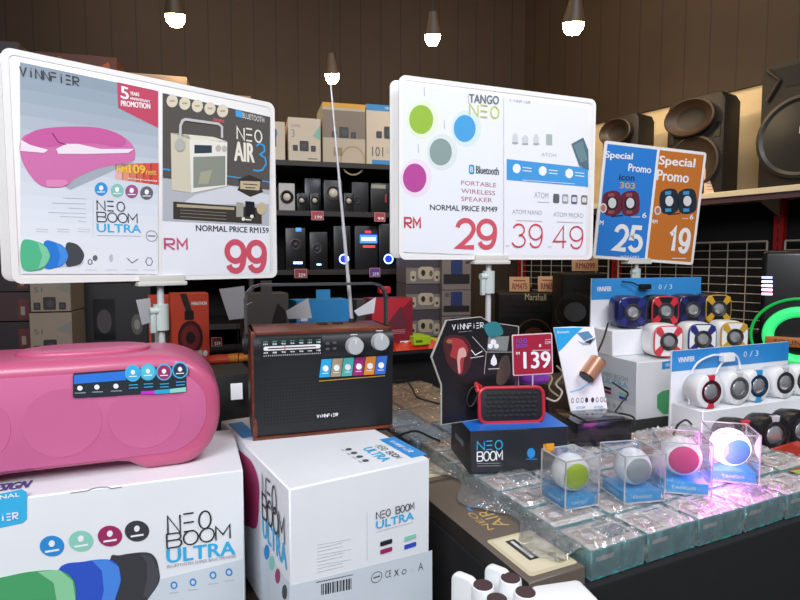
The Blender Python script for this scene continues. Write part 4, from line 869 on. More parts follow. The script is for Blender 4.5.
# rear white carton
zb = TZ; ztop = CZ-.33; rc = G(637, 362.5, ztop); RY = 20
RM_ = frame((rc.x, rc.y, TZ), RY); RWw, RDd, RHh = .60, .30, ztop-TZ
mb = MB().box((0, 0, 0), (RWw, RDd, RHh), mat('dfe2e6', .4), .002, 1); mb.raw([(-.0005, RDd, 0), (-.0005, 0, 0), (-.0005, 0, RHh), (-.0005, RDd, RHh)], [(0, 1, 2, 3)], mat('d2dbe2', .4))
A = Art(mb, LEFT(-.0008, 0), RM_)
A.ptext('NEO BOOM', (629, 377), (645, 379) if False else (632.5, 378), 372, mat('7aa8c0'), word=.1) if False else None
A.rect(-RDd*.55, RHh*.63, -RDd*.12, RHh*.72, mat('8fb6c8'), 1) if False else None
A.text('NEO BOOM', -RDd*.52, RHh*.62, -RDd*.12, RHh*.70, mat('8a98a4'), 2); A.text('ULTRA', -RDd*.52, RHh*.50, -RDd*.12, RHh*.60, mat('5ab0d4'), 2)
for a, b, c in ((-.5, .38, '26282e'), (-.5, .31, 'a02a62'), (-.25, .36, '8ed3c0'), (-.25, .29, '3552c4')): A.rect(RDd*a, RHh*b, RDd*(a+.12), RHh*(b+.05), mat(c), 2)
A.rect(-RDd, 0, 0, RHh*.24, mat('e8eef2'), 1)
for k in range(5): A.ring(-RDd*(.62-.1*k), RHh*.13, .006, .006, .0015, inkgrey, 2, 10)
A = Art(mb, FRONT(-.0003), RM_)
A.ppoly([(662, 362), (672.5, 360), (672.5, 368), (662, 369.5)], cyan2, 1); A.ptext('VINN', (665, 367), (672, 366), 363.5, paper, 2)
A.ppoly([(657, 395), (662, 391), (673, 389), (680, 389), (680, 414), (663, 414), (657, 408)], mat('4fa46a'), 1)
tag(mb.build('speaker_carton', M=RM_), 'white speaker carton with a green speaker printed on it, under the upper small speakers', 'box')
def stepped(M, w, h1, d1, d0, bh, label, banner_u0, banner_u1, ledge=None):
    rt = empty('stepped_display', M, label, 'display stand')
    MB().box((0, d0, 0), (w, d0+d1, h1), white_card, .002, 1).build('step', rt)
    if ledge: MB().box((0, ledge[0], -ledge[1]), (w, d0+d1, 0), white_card, .002, 1).build('ledge', rt)
    mb = MB().box((banner_u0, d0+d1, 0), (banner_u1, d0+d1+.006, bh), white_card, .001, 1)
    return rt, mb
sd = stepped(RM_ @ Matrix.Translation((0, 0, RHh+.001)), .52, .088, .13, .115, 0.262, 'upper white stepped stand with a blue banner behind seven small speakers', .012, .535)
rt, mb = sd; WMd = RM_ @ Matrix.Translation((0, 0, RHh+.001)); A = Art(mb, FRONT(.245-.0003), WMd)
A.rect(.012, .185, .535, .262, mat('3a95dc', .35), 1); A.text('VINNFIER', .035, .215, .10, .232, paper, 2, .02)
for i, s_ in enumerate('2.0/3'): A.text(s_, .27+i*.026, .218, .27+i*.026+(.003 if s_ == '.' else .014), .221 if s_ == '.' else .236, mat('cfe6f8'), 2)
mb.build('banner', rt)
UY = 4
def at_px(px, v, z, M):   # a point on the stand at depth v seen in column px
    p = M @ Vector((0, v, z)); c = online((p.x, p.y), RY, px, p.z); return c
cols4 = [(632, '1c2060', '2a2e78', '20245e', '1a1d50', 'dark blue'), (665, '18181c', 'cc2f3c', 'cc2f3c', '1d1d20', 'black and red'), (692, '171a3a', '23285c', '1c2048', '16183a', 'black and navy'), (718, '1a1a1c', 'd0a02c', 'c09428', '1a1a1c', 'black and yellow')]
for px, b, t_, rg, pl, nm in cols4:
    c = at_px(px, .125, .092, WMd); pod(frame(c, UY), f'{nm} rounded mini speaker on the top step of the upper stand', 'dark small speakers on the upper step', b, t_, rg, pl, s=.112)
for px, t_, nm in ((668, 'd8404c', 'red'), (702, '2a2f7c', 'blue'), (734, 'c9a03a', 'yellow')):
    c = at_px(px, .012, .003, WMd); pod(frame(c, UY), f'white rounded mini speaker with {nm} cross trim on the white carton', 'white small speakers on the carton', 'eeeeee', t_, t_, 'f2f2f2', s=.112)
# lower stand
hz_ = .094; lc = G(703, 412, TZ+.012+hz_); LM = frame((lc.x, lc.y, TZ+.013), 22) @ Matrix.Translation((0, -.15, 0))
rt, mb = stepped(LM, .56, hz_, .105, .15, .245, 'lower white stepped stand with a blue banner behind white and black barrel speakers', -.004, .50, ledge=(0, .012))
A = Art(mb, FRONT(.255-.0003), LM); A.rect(-.004, .185, .50, .245, mat('2f8cd4', .35), 1); A.text('VINNFIER', .02, .21, .085, .225, paper, 2, .02)
for i, s_ in enumerate('2.0/3'): A.text(s_, .24+i*.026, .208, .24+i*.026+(.003 if s_ == '.' else .014), .211 if s_ == '.' else .226, mat('cfe6f8'), 2)
mb.build('banner', rt)
def at_px2(px, v, z): p = LM @ Vector((0, v, z)); return online((p.x, p.y), 22, px, p.z)
for px, tb, rg, nm in ((709, 'd03048', '4a1220', 'red tabs'), (737, 'd8d8da', '55565a', 'pale grey tabs'), (756.5, '3a9ad8', '14304a', 'blue tabs'), (783, 'c8c8cc', '2a2a2e', 'silver tabs'), (803, '9ac23a', '1e3012', 'green tabs')):
    c = at_px2(px, .165, hz_+.001); barrel(frame(c, 15), f'white barrel mini speaker with {nm} on the lower stand', 'white barrel speakers on the lower stand', 'f0f1f3', rg, tb, .096)
for px, tb, nm in ((742, 'd03048', 'red tabs'), (772, 'c8c8cc', 'silver tabs'), (800, '1c1c20', 'plain black face')):
    c = at_px2(px, .03, .001); barrel(frame(c, 12), f'black barrel mini speaker with {nm} on the low ledge', 'black barrel speakers on the low ledge', '1a1a1d', '3a1a22' if tb[0] == 'd' else '2a2a2e', tb, .104)
# white cables over the banner, black cables
def cable(pts, r, m, label, group=None):
    # smooth through the given points
    P = [Vector(p) for p in pts]; out = []
    for i in range(len(P)-1):
        a = P[max(i-1, 0)]; b = P[i]; c = P[i+1]; d = P[min(i+2, len(P)-1)]
        for k in range(6):
            t = k/6; out.append(.5*((2*b)+(c-a)*t+(2*a-5*b+4*c-d)*t*t+(3*b-a-3*c+d)*t**3))
    out.append(P[-1]); mb = MB().tube(out, r, m, 8); return tag(mb.build('cable'), label, 'cable', group)
def ws(L_): return [W(*q) for q in L_]
LB3 = lambda px, z, v=.243: at_px2(px, v, z)
cable([LB3(689, .10, .2), LB3(690, .16), LB3(697, .205), LB3(712, .225), LB3(722, .222)], .003, white_card, 'white cable arching over the blue banner of the lower stand, left strand')
cable([LB3(712, .11, .2), LB3(716, .17), LB3(725, .21), LB3(728, .215)], .003, white_card, 'white cable hanging from the cable clip, inner strand')
cable([LB3(741, .11, .2), LB3(740, .18), LB3(737, .215), LB3(733, .222)], .003, white_card, 'white cable hanging from the cable clip, right strand')
p = LB3(727, .215, .242); tag(MB().box((-.024, -.01, -.012), (.024, .01, .014), white_card, .004).build('cable_clip', M=frame(p, 22)), 'white clip holding the white cables over the lower blue banner', 'clip')
wp = lambda px, z, v=.2: at_px(px, v, z, WMd)
cable([wp(608, .11, .15), wp(603, .07, .05), wp(596, .03, .0), wp(592, -.01, -.02)], .003, matte_black, 'black cable hanging from the dark blue speaker at the left of the upper stand')
cable([wp(622, .25, .235), wp(633, .245, .225), wp(642, .225, .22)], .0028, matte_black, 'black cable lying on the upper blue banner'); 
tag(MB().box((-.025, -.008, -.01), (.025, .008, .01), matte_black, .005).build('cable_remote', M=frame(wp(645, .23, .225), 20)), 'black inline volume control on the upper blue banner', 'remote')
# red topped dark box in front
rp = G(792, 481, TZ+.0); RB = frame((rp.x+.012, rp.y+.03, TZ), 12)
RB = TF @ frame((5.05*BU, .08, 0.001), -4)
rp = G(745, 457, TZ+.055); rp2 = G(790, 478, TZ+.002)
rp2 = W(742, 455, 1.32); RB = frame((rp2.x, rp2.y, TZ+.001), -61)
mb = MB().box((0, 0, 0), (.15, .25, .045), mat('2a1a22', .4), .001, 1); mb.raw([(0, 0, .0454), (.15, 0, .0454), (.15, .25, .0454), (0, .25, .0454)], [(0, 1, 2, 3)], mat('c03a28', .35))
A = Art(mb, TOP(.0457), RB); A.line([(.03, .02), (.12, .16)], .004, mat('f0d8b0'), 1); A.line([(.02, .08), (.1, .2)], .003, mat('f0b080'), 1); A.poly([(.105, .0), (.15, .0), (.15, .12), (.12, .06)], mat('8fc04a'), 1); A.poly([(.01, .1), (.06, .12), (.05, .2), (.01, .2)], mat('a02a1c'), 1)
tag(mb.build('speaker_carton', M=RB), 'dark box with a red and green printed top in front of the lower stepped stand', 'box')
# ================================================================= white mini speakers at the near edge
plt_ = empty('cloth_plinth', frame((O.x, O.y, 0), TY), 'low cloth covered plinth at the near corner of the display table', 'plinth')
MB().box((-.230, -.36, .0), (.05, -.05, LZ-.001), black_cloth, .004).box((-.230, -.06, .0), (-.152, .10, LZ-.001), black_cloth, .004).build('body', plt_)
wn = mat('f1f3f5', .35, coat=.2, var=.02); bt = mat('4a3436', .75, bump=.4, scale=600)
zt = CZ-.464+.0
for i, (px, py, lab) in enumerate(((483, 585, 'white cylinder speaker with a brown top, leftmost of the four'), (510.5, 578, 'white cylinder speaker with a brown top, furthest back of the four'), (525.5, 592, 'white cylinder speaker with a brown top, rightmost of the four'), (497, 599, 'white cylinder speaker with a brown top, closest to the picture edge'))):
    p = G(px, py, zt); r = .0158; M = frame((p.x, p.y, LZ), 20)
    rt = empty('cylinder_speaker', M, lab, 'speaker', 'white cylinder speakers with brown tops'); h = zt-LZ
    MB().lathe([(0, 0), (r, 0), (r*1.05, .01), (r*1.05, h-.006), (r*.98, h-.001), (r*.85, h)], wn, None, 36).build('body', rt); MB().lathe([(r*.9, h-.001), (r*.86, h+.001), (0, h+.0025)], bt, None, 36).build('top_grille', rt)
for i, (px, py, lab, yw) in enumerate(((463, 578, 'white rounded speaker back plate at the far left of the cylinder speakers', 20), (497, 570, 'white rounded speaker back plate behind the middle cylinder speaker', 20))):
    p = G(px, py+6, zt); M = frame((p.x, p.y+.012, LZ), -38)
    tag(MB().prism(rr(-.02, 0, .02, zt-LZ+.004, .012), 0, .014, wn, .004, 3).build('speaker_plate', M=M), lab, 'speaker', 'white rounded back plates')
p = G(590, 585, zt); M = frame((p.x-.078, p.y-.05, LZ), 13)
tag(MB().prism(rr(0, 0, .085, zt-LZ, .012), 0, .05, wn, .005, 3).build('speaker_block', M=M), 'white rounded speaker block to the right of the cylinder speakers', 'speaker')
p = G(200, 600, LZ)
# ================================================================= rear counter goods
def kp_(px, v, z=0): p = KF @ Vector((0, v, 0)); return online((p.x, p.y), TY, px, KZ+z)
def counter_box(name, label, cat, x0, x1, yt, v, d, m, artf=None, yaw=TY, z=0, group=None, side=None, top=None):
    a = kp_(x0, v, z); c, s = cos(radians(yaw)), sin(radians(yaw)); k = (x1-400)/F; w = (k*a.y-a.x)/(c-k*s)
    h = W(x0, yt, a.y).z-a.z; return carton_at(name, label, cat, frame(a, yaw), w, d, h, m, artf, group, side, top)
org = mat('d04a30', .45)
def hp_art(A, w, h):
    A.text('MARATHON', w*.55, h*.83, w*.95, h*.88, paper, 1, .015); A.ell(w*.50, h*.36, w*.33, h*.25, mat('3a1216'), 1); A.ell(w*.50, h*.36, w*.25, h*.19, mat('7a2228'), 2); A.ell(w*.50, h*.36, w*.12, h*.09, mat('1c1012'), 3)
    A.rect(w*.36, h*.62, w*.6, h*.75, mat('1c1012'), 2); A.poly([(w*.4, h*.74), (w*.56, h*.74), (w*.42, h), (w*.25, h)], mat('2c2422'), 2)
    A.rect(w*.1, h*.09, w*.4, h*.15, paper, 1); A.rect(w*.6, h*.09, w*.8, h*.17, mat('d8c8b8'), 1); A.ell(w*.88, h*.12, w*.06, h*.045, paper, 1)
counter_box('headphone_box', 'orange headphone box with a dark red ear cup on it, behind the pink speaker', 'box', 172, 208, 294, .10, .10, org, hp_art)
o = counter_box('headphone_box', 'narrow orange box with a clear window just behind the sign pole', 'box', 150, 170, 296, .12, .08, org, lambda A, w, h: (A.rect(w*.1, h*.1, w*.9, h*.75, mat('4a4648', .2), 1), A.rect(w*.25, h*.2, w*.5, h*.7, mat('a8a4a4', .2), 2)))
def pcard(px, py, d, w, h, label, st='', yaw=15, m=None, rx=-12, txc=None, ry=0, cat='price tag', group=None):
    p = W(px, py, d); M = frame(p, yaw, rx, ry); mb = MB().box((-w/2, 0, 0), (w/2, .0015, h), m or paper)
    A = Art(mb, FRONT(-.0002), M)
    if st: A.text(st, -w*.35, h*.15, w*.38, h*.55, txc or red, 1, .02); A.rect(-w*.3, h*.7, w*.3, h*.78, txc or inkgrey, 1)
    return tag(mb.build('price_tag', M=M), label, cat, group)
dr = mat('8c2430', .4)
gm = mat('5c5854', .4)
def hang_art(win): 
    def f(A, w, h):
        A.rect(w*.36, h, w*.62, h*1.2, gm if win == 'g' else mat('3a9ad8'), 1)
        if win == 'g': A.poly([(w*.5, 0), (w*.95, 0), (w*.95, h*.7), (w*.75, h*.85), (w*.62, h*.6)], mat('2c2a2a', .3), 1); A.pline([(240, 308), (252, 302)], .002, paper, 2)
        else: A.poly(arc(w*.6, h*.02, w*.17, h*.3, 0, 180, 12), mat('1a2a3a'), 1); A.poly(arc(w*.87, h*.02, w*.1, h*.3, 0, 180, 12), mat('1a2a3a'), 1); A.rect(w*.05, h*.62, w*.2, h*.7, paper, 1)
    return f
carton_h = lambda *a, **k: counter_box(*a, **k)
carton_h('hanging_box', 'grey boxed headset with a hanging tab behind the left end of the radio', 'box', 246, 288, 294, .08, .12, gm, hang_art('g'))
carton_h('hanging_box', 'bright blue box with a hanging tab behind the middle of the radio', 'box', 297, 350, 301, .10, .12, mat('2f8fd0', .4), hang_art('b'))
carton_h('hanging_box', 'dark grey box behind the right end of the radio aerial', 'box', 357, 375, 300, .10, .10, mat('4a4440', .4))
def red_art(A, w, h):
    A.poly([(0, h*.2), (w*.45, h*.6), (w, h), (0, h)], mat('c02636'), 1); A.poly([(0, 0), (w*.5, h*.05), (w*.25, h*.35), (0, h*.5)], mat('d8323c'), 1); A.poly([(w*.3, h*.45), (w*.7, h*.85), (w*.9, h*.4)], mat('6a2a3a'), 2)
    A.rect(w*.68, h*.08, w*.95, h*.17, paper, 2); A.ell(w*.42, h*.14, w*.05, h*.035, paper, 2)
    for i in range(3): A.rect(w*.3, h*(.32+.03*i), w*.8, h*(.33+.03*i), mat('d8a0a0'), 3)
counter_box('headphone_box', 'crimson folded style box right of the radio on the counter', 'box', 372, 413, 299, .04, .10, mat('8a2032', .4), red_art)
tag(MB().prism(rr(0, 0, .05, .03, .008), 0, .03, mat('c22630'), .004).build('gift_pack', M=frame(kp_(380, .06, .232), TY)), 'red rounded pack on top of the crimson box', 'pack')
# crumpled white price papers clipped on the goods
for k, (pts_, d, lab) in enumerate((([(219, 289), (244, 272+14), (246, 318), (229, 320)], 1.9, 'creased white paper tag hanging left of the radio handle'), ([(136, 300), (150, 298), (152, 322), (142, 325)], 1.85, 'creased white paper tag left of the sign pole'), ([(286, 311), (308, 298), (312, 318), (288, 319)], 1.95, 'white paper tag between the grey and blue boxes'), ([(354, 311), (376, 297), (374, 313), (358, 316)], 1.95, 'white paper tag behind the right side of the radio top'))):
    q = [W(x, y, d) for i, (x, y) in enumerate(pts_)]; mb = MB(); n = (q[1]-q[0]).cross(q[2]-q[0]).normalized()*.001
    mid = (q[0]+q[2])/2+Vector((0, -.0025, 0)); mb.raw(q+[mid]+[p+Vector((0, .0015, 0)) for p in q], [(0, 1, 4), (1, 2, 4), (2, 3, 4), (3, 0, 4), (8, 7, 6, 5), (0, 3, 8, 5), (1, 0, 5, 6), (2, 1, 6, 7), (3, 2, 7, 8)], mat('e6e7ec', .6)); bt_ = (q[2]+q[3])/2; mb.cyl((bt_.x, bt_.y+.002, (LZ if k == 1 else KZ)), (bt_.x, bt_.y+.002, bt_.z+.02), .0015, dark, seg=6); tag(mb.build('paper_tag'), lab, 'tag', 'creased white paper tags')
lime = mat('b8d820', .4)
counter_box('cable_box', 'lime green box lying on the counter right of the crimson box', 'box', 414, 431, 337, .0, .10, lime, lambda A, w, h: (A.text('SALE', w*.1, h*.3, w*.5, h*.6, mat('3a5a10'), 1) if False else A.rect(w*.1, h*.3, w*.5, h*.6, mat('5a7a10'), 1)), z=.02)
counter_box('cable_box', 'smaller lime green box half hidden behind the standee', 'box', 428, 441, 340, .03, .08, lime, z=.02)
mb = MB(); r = random.Random(2); a = kp_(393, .0); vs = []; fs = []; n = 18
for i in range(n+1):
    for j in range(6): vs.append((i/n*.27, j*.03, .002+(.022+.012*r.random())*(1 if 0 < j < 5 and 0 < i < n else 0)))
for i in range(n):
    for j in range(5): fs.append((i*6+j, (i+1)*6+j, (i+1)*6+j+1, i*6+j+1))
mb.raw(vs, fs, mat('d8301c', .35), False); mb.raw([(0, 0, .002), (.27, 0, .002), (.27, .15, .002), (0, .15, .002)], [(0, 1, 2, 3)], mat('d8301c', .35))
tag(mb.build('plastic_pouch', M=frame(a, TY)), 'crumpled bright red plastic pouch on the counter right of the radio', 'pouch')
for px, lab, c_ in ((228, 'crumpled orange and yellow packet left of the radio', 'd88428'), (212, 'small red packet beside the orange headphone box', 'd0442a')):
    a = kp_(px, -.0); mb = MB().sup((.03, .03, .016), (.05, .035, .016), mat(c_, .4, bump=1, scale=30), .8, .7); tag(mb.build('plastic_pouch', M=frame(a, TY)), lab, 'pouch')
# ---- clutter on the far end of the display table (clear wrapped brown packs)
bpk = mat('c8a87e', .4, bump=.6, scale=22); wrap2 = wrap
rn = ['nearest', 'second', 'third', 'furthest']; cn = ['left', 'middle', 'right']
for j in range(4):
    for i in range(3):
        M = TF @ frame((.0+i*.122, .62+j*.168, .001), random.uniform(-4, 4)); blue = j == 0 or (j == 1 and i == 0)
        lb = f'plastic wrapped {"pale blue" if blue else "brown"} pack behind the radio, {rn[j]} row, {cn[i]} one'
        rt = empty('wrapped_pack', M, lb, 'pack', 'loose plastic wrapped packs behind the radio')
        MB().box((0, 0, 0), (.112, .155, .04), mat('7fa8c4', .4, bump=.5, scale=30) if blue else bpk, .004).build('pack', rt)
        wrap_mesh(.112, .155, .041, i*7+j).build('plastic_wrap', rt)
for k, (pl, lab) in enumerate((([(385, 382, 1.9), (405, 381, 1.9), (412, 388, 1.75), (417, 397, 1.62), (432, 402, 1.6), (440, 404, 1.58)], 'thin black cable trailing over the wrapped packs right of the radio'), ([(397, 436, 1.42), (415, 431, 1.45), (430, 437, 1.42), (440, 441, 1.4)], 'black cable lying just left of the blue topped black box'))):
    cable([W(*q) for q in pl], .003, matte_black, lab)
# thin tangled cables behind the price card
for k, (pl, c_, lab) in enumerate((([(546, 398, 1.5), (556, 401, 1.5), (562, 392, 1.5), (556, 384, 1.52), (563, 374, 1.55), (557, 366, 1.6)], 'c9c2b2', 'tangled cream cable between the price card and the white card'), ([(545, 372, 1.55), (552, 378, 1.52), (549, 388, 1.5), (558, 396, 1.5)], 'a89878', 'second tangled cable beside the red rimmed speaker'), ([(612, 382, 1.7), (622, 389, 1.68), (628, 394, 1.66), (622, 402, 1.64), (612, 418, 1.64), (606, 436, 1.64)], '17171a', 'black cable curling in front of the white carton with the green speaker'), ([(610, 413, 1.62), (624, 414, 1.6), (634, 418, 1.58), (634, 428, 1.55)], '17171a', 'black cable near the glass topped box'), ([(662, 437, 1.5), (672, 436, 1.48), (678, 425, 1.46), (686, 420, 1.46), (692, 425, 1.45)], '17171a', 'black cable hooping up beside the pink cube'))):
    cable([W(*q) for q in pl], .0028, mat(c_, .5), lab)
# dark clutter under/behind the card stand
q = online((0, 1.62), TY, 548, TZ); tag(MB().box((0, 0, 0), (.2, .16, .10), mat('3a2c24', .5, bump=.4), .006).build('cable_tray', M=frame((q.x, q.y, TZ+.001), TY)), 'dark brown carton behind the price card and the white card stand', 'box')
tag(MB().sup((0, 0, .02), (.045, .03, .02), mat('9a4ac0', .35), .7, .7).build('plastic_pouch', M=frame(W(532, 384, 1.47), 10)), 'purple pouch behind the red rimmed speaker', 'pouch')
# ---- things behind the big cartons on the demo table
q = W(212, 376, 1.38); M = frame((q.x, q.y, LZ), TY)
tag(MB().box((0, 0, 0), (.10, .16, q.z-LZ), matte_black, .003).build('stereo_box', M=M), 'black carton standing between the pink speaker and the radio', 'box')
M = frame(W(231, 400, 1.36), 20, -6); tag(MB().box((0, 0, 0), (.028, .003, .04), paper).build('paper_tag', M=M), 'small white card showing between the pink speaker and the radio', 'tag')
# ================================================================= back shelving
B0 = (0, 3.3); BY = 15
BF = frame((0, 3.3, 0), BY)
zA, zB, zC, zD = 1.90, 1.625, 1.295, 1.0
shelf_m = mat('2b2522', .5)
rt = empty('shelving_unit', BF, 'long dark shelving unit along the back wall full of speaker sets', 'shelves')
for z in (zA, zB, zC, zD, .62, .2): MB().box((-3.3, 0, z-.03), (.30, .5, z), shelf_m, .002, 1).build('shelf', rt)
MB().box((-3.3, .5, 0), (.30, .52, zA), mat('141214', .8)).build('back_panel', rt)
for x in (-3.3, -2.02, -.86, .275): MB().box((x, .0, 0), (x+.025, .5, zA-.03), shelf_m).build('upright', rt)
def shelf_box(label, x0, x1, yt, z, v, m, artf=None, d=.18, name='speaker_box', cat='box', group=None, side=None, top=None, yaw=BY, yb=None):
    p = BF @ Vector((0, v, 0)); a = online((p.x, p.y), BY, x0, z); c, s = cos(radians(yaw)), sin(radians(yaw)); k = (x1-400)/F; w = (k*a.y-a.x)/(c-k*s)
    h = (W(x0, yt, a.y).z-a.z) if yt < 1e4 else .2
    return carton_at(name, label, cat, frame(a+Vector((0, 0, .001)), yaw), w, d, h, m, artf, group, side, top)
dk = mat('2a2628', .4); dk2 = mat('3e3a3c', .4); bei = mat('d9c9b4', .5)
def trio(A, cx, cy, s, m=None):
    m = m or dk; A.rrect(cx-.5*s, cy-.55*s, cx+.42*s, cy+.5*s, .1*s, m, 3); A.ell(cx, cy-.05*s, .28*s, .3*s, dk2, 4)
    for dx in (-.95, .9): A.rrect(cx+dx*s-.25*s, cy-.55*s, cx+dx*s+.25*s, cy+.05*s, .06*s, m, 3); A.ell(cx+dx*s, cy-.25*s, .15*s, .16*s, dk2, 4)
def art_a(A, w, h): trio(A, w*.5, h*.36, w*.3); A.poly([(w, h*.5), (w*.75, h*.6), (w, h*.85)], mat('8ec4b0'), 1); A.text('3', w*.1, h*.55, w*.2, h*.72, mat('9a9088'), 1); A.text('SUPER', w*.1, h*.78, w*.38, h*.84, mat('9a9088'), 1); A.rect(w*.6, h*.06, w*.9, h*.08, dk2, 1)
def art_b(A, w, h): A.rect(0, h*.42, w, h*.88, mat('8a7a6c'), 1); trio(A, w*.5, h*.52, w*.24); A.rect(w*.25, h*.12, w*.45, h*.26, mat('a08a60'), 2); A.ring(w*.7, h*.05, w*.3, h*.25, .008, mat('b8a070'), 2); A.rect(0, h*.93, w, h, mat('e8a828'), 1)
def art_c(A, w, h): A.rect(0, h*.9, w, h, mat('3490d0'), 1); A.text('VINNFIER', w*.4, h*.93, w*.65, h*.97, paper, 2); trio(A, w*.5, h*.55, w*.24); A.text('101', w*.12, h*.14, w*.36, h*.3, inkgrey, 2); A.rect(w*.12, 0, w, h*.08, mat('3490d0'), 1); A.text('Sound', w*.42, h*.2, w*.66, h*.3, inkl, 2)
def art_d(A, w, h): A.ell(w*.3, h*.7, w*.5, h*.25, mat('6aa0c8'), 1); A.rect(w*.45, h*.35, w*.75, h*.8, dk, 2); A.ell(w*.6, h*.5, w*.1, h*.07, paper, 3)
shelf_box('white and blue speaker carton on the top shelf, partly behind the left sign', 250, 287, 120, zA, .03, bei, art_d, d=.25)
shelf_box('cream speaker carton with a pale green corner on the top shelf', 288.5, 322, 117, zA, .03, mat('dccdb8', .5), art_a, d=.28, top=mat('9accb8'))
shelf_box('tall speaker carton with a yellow top edge on the top shelf', 323, 366, 102, zA, .03, mat('c9b9a4', .5), art_b, d=.28, top=mat('f0b030'))
shelf_box('tall white speaker carton with a blue top band on the top shelf', 366.5, 412, 104, zA, .03, mat('dccdb8', .5), art_c, d=.28, top=mat('3490d0'))
shelf_box('brownish carton on the top shelf above the right side of the left sign', 193, 254, 92, zA, .10, mat('a88a74', .5), None, d=.25)
shelf_box('pale carton on the top shelf behind the middle of the left sign', 125, 192, 72, zA, .10, mat('b0947a', .5), None, d=.25)
shelf_box('dark red poster carton on the top shelf behind the top left of the sign', 40, 124, 51, zA, .12, mat('5a2a1c', .5), lambda A, w, h: (A.poly([(w*.3, h*.9), (w*.6, h*.8), (w*.9, h*.95), (w, h*.6), (w*.5, h*.6)], mat('b04a28'), 1), A.poly([(w*.1, h*.9), (w*.3, h*.97), (w*.5, h*.8)], mat('7a5a38'), 1)), d=.25)
# middle shelf speaker sets
def spk_cab(label, x0, x1, yt, z, v, body, rings, d=.14, leds=(), group=None, screen=None, basem=None):
    p = BF @ Vector((0, v, 0)); a = online((p.x, p.y), BY, x0, z); k = (x1-400)/F; c, s = cos(radians(BY)), sin(radians(BY)); w = (k*a.y-a.x)/(c-k*s); h = W(x0, yt, a.y).z-a.z
    M = frame(a+Vector((0, 0, .001)), BY); rt = empty('shelf_speaker', M, label, 'speaker', group)
    MB().box((0, 0, 0), (w, d, h), body, .004).build('cabinet', rt)
    for fx, fz, fr, m, cap in rings:
        D = Matrix.Translation((w*fx, 0, h*fz)) @ Matrix.Rotation(pi/2, 4, 'X'); R = fr*min(w, h)
        MB().lathe([(R, 0), (R, .006), (R*.85, .007), (R*.7, .002), (R*.4, .0005), (0, .0005)], m, D, 24).lathe([(R*.55, .002), (R*.4, .008), (0, .012)], cap, D, 20).build('driver', rt)
    for fx, fz, lw, lh, m in leds:
        MB().box((w*fx-lw/2, -.004, h*fz-lh/2), (w*fx+lw/2, .002, h*fz+lh/2), m).build('indicator_light', rt)
    return rt, w, h, M
ltw = mat('e8dcc8', .3, coat=.3); blk = mat('121214', .35)
spk_cab('white fronted bookshelf speaker with a black cone on the middle shelf', 279, 296, 183, zB, .04, mat('c8c4c0', .4), [(.5, .5, .42, blk, ltw)])
for px, lab in ((302, 'first tiny round satellite speaker beside the white fronted one'), (315, 'second tiny round satellite speaker beside the white fronted one'), (349, 'tiny round satellite speaker behind the aerial')):
    spk_cab(lab, px-5, px+5, 193, zB, .05, blk, [(.5, .6, .45, blk, ltw)], d=.08)
spk_cab('tall dark subwoofer with a cream cone behind the aerial', 324, 343, 180, zB, .05, blk, [(.5, .6, .42, dk2, ltw)])
spk_cab('tall black subwoofer with a blue glossy face, middle shelf', 305, 322, 178, zB, .12, mat('1c2634', .3), [])
spk_cab('black amplifier box with a silver strip on the middle shelf right end', 371, 392, 183, zB, .05, blk, [], leds=[(.35, .88, .085, .022, mat('b8b0a4', .4)), (.7, .5, .01, .05, mat('a83040', .4))])
spk_cab('dark speaker pair box between the aerial and the amplifier', 352, 369, 182, zB, .08, mat('1a1a20', .4), [(.3, .4, .2, dk2, dk2)])
blue_l = mat('2a50ff', .4, emit=5); blue_w = mat('90b8ff', .4, emit=6); red_l = mat('ff3040', .4, emit=2)
spk_cab('black lower shelf speaker glowing blue on its foot, left', 286, 306, 228, zC, .05, blk, [(.5, .6, .3, dk2, dk2)], leds=[(.6, .16, .05, .012, blue_w), (.65, .96, .03, .02, blue_l)])
spk_cab('black lower shelf speaker with a small blue light', 310, 328, 232, zC, .07, blk, [(.4, .55, .3, dk2, dk2)], leds=[(.5, .13, .025, .008, blue_w)])
def ringled(label, x0, x1, yt, px, py):
    rt, w, h, M = spk_cab(label, x0, x1, yt, zC, .05, blk, [])
    A = Art(MB(), FRONT(-.002), M); c = A.px(px, py); mb = MB(); R = .026
    mb.tube([(c.x+R*cos(t), -.003, c.y+R*sin(t)) for t in [2*pi*i/24 for i in range(25)]], .003, blue_w, 6); mb.lathe([(0, .002), (R*.9, .002), (R*.9, 0)], mat('1c30c0', .4, emit=1.2), Matrix.Translation((c.x, 0, c.y)) @ Matrix.Rotation(pi/2, 4, 'X'), 24); mb.build('ring_light', rt)
ringled('black tower speaker with a blue ring light behind the aerial', 334, 351, 226, 344, 259); ringled('black tower speaker with a blue ring light at the right end of the lower shelf', 379, 397, 224, 388.5, 259)
rt, w, h, M = spk_cab('black karaoke player with a lit blue display on the lower shelf', 355, 378, 226, zC, .06, mat('15151b', .4), [])
mb = MB(); A = Art(mb, FRONT(-.001), M); a, b, c, d = A.pbox(360, 243, 377, 235); A.rect(a, b, c, d, blue_l, 2); A.rect(a+.01, b+.015, c-.01, d-.015, mat('b8d8ff', .4, emit=4), 3); a, b, c, d = A.pbox(365, 233, 371, 231); A.rect(a, b, c, d, red_l, 2); a, b, c, d = A.pbox(363, 247.5, 375, 245.5); A.rect(a, b, c, d, red_l, 2); mb.build('display', rt)
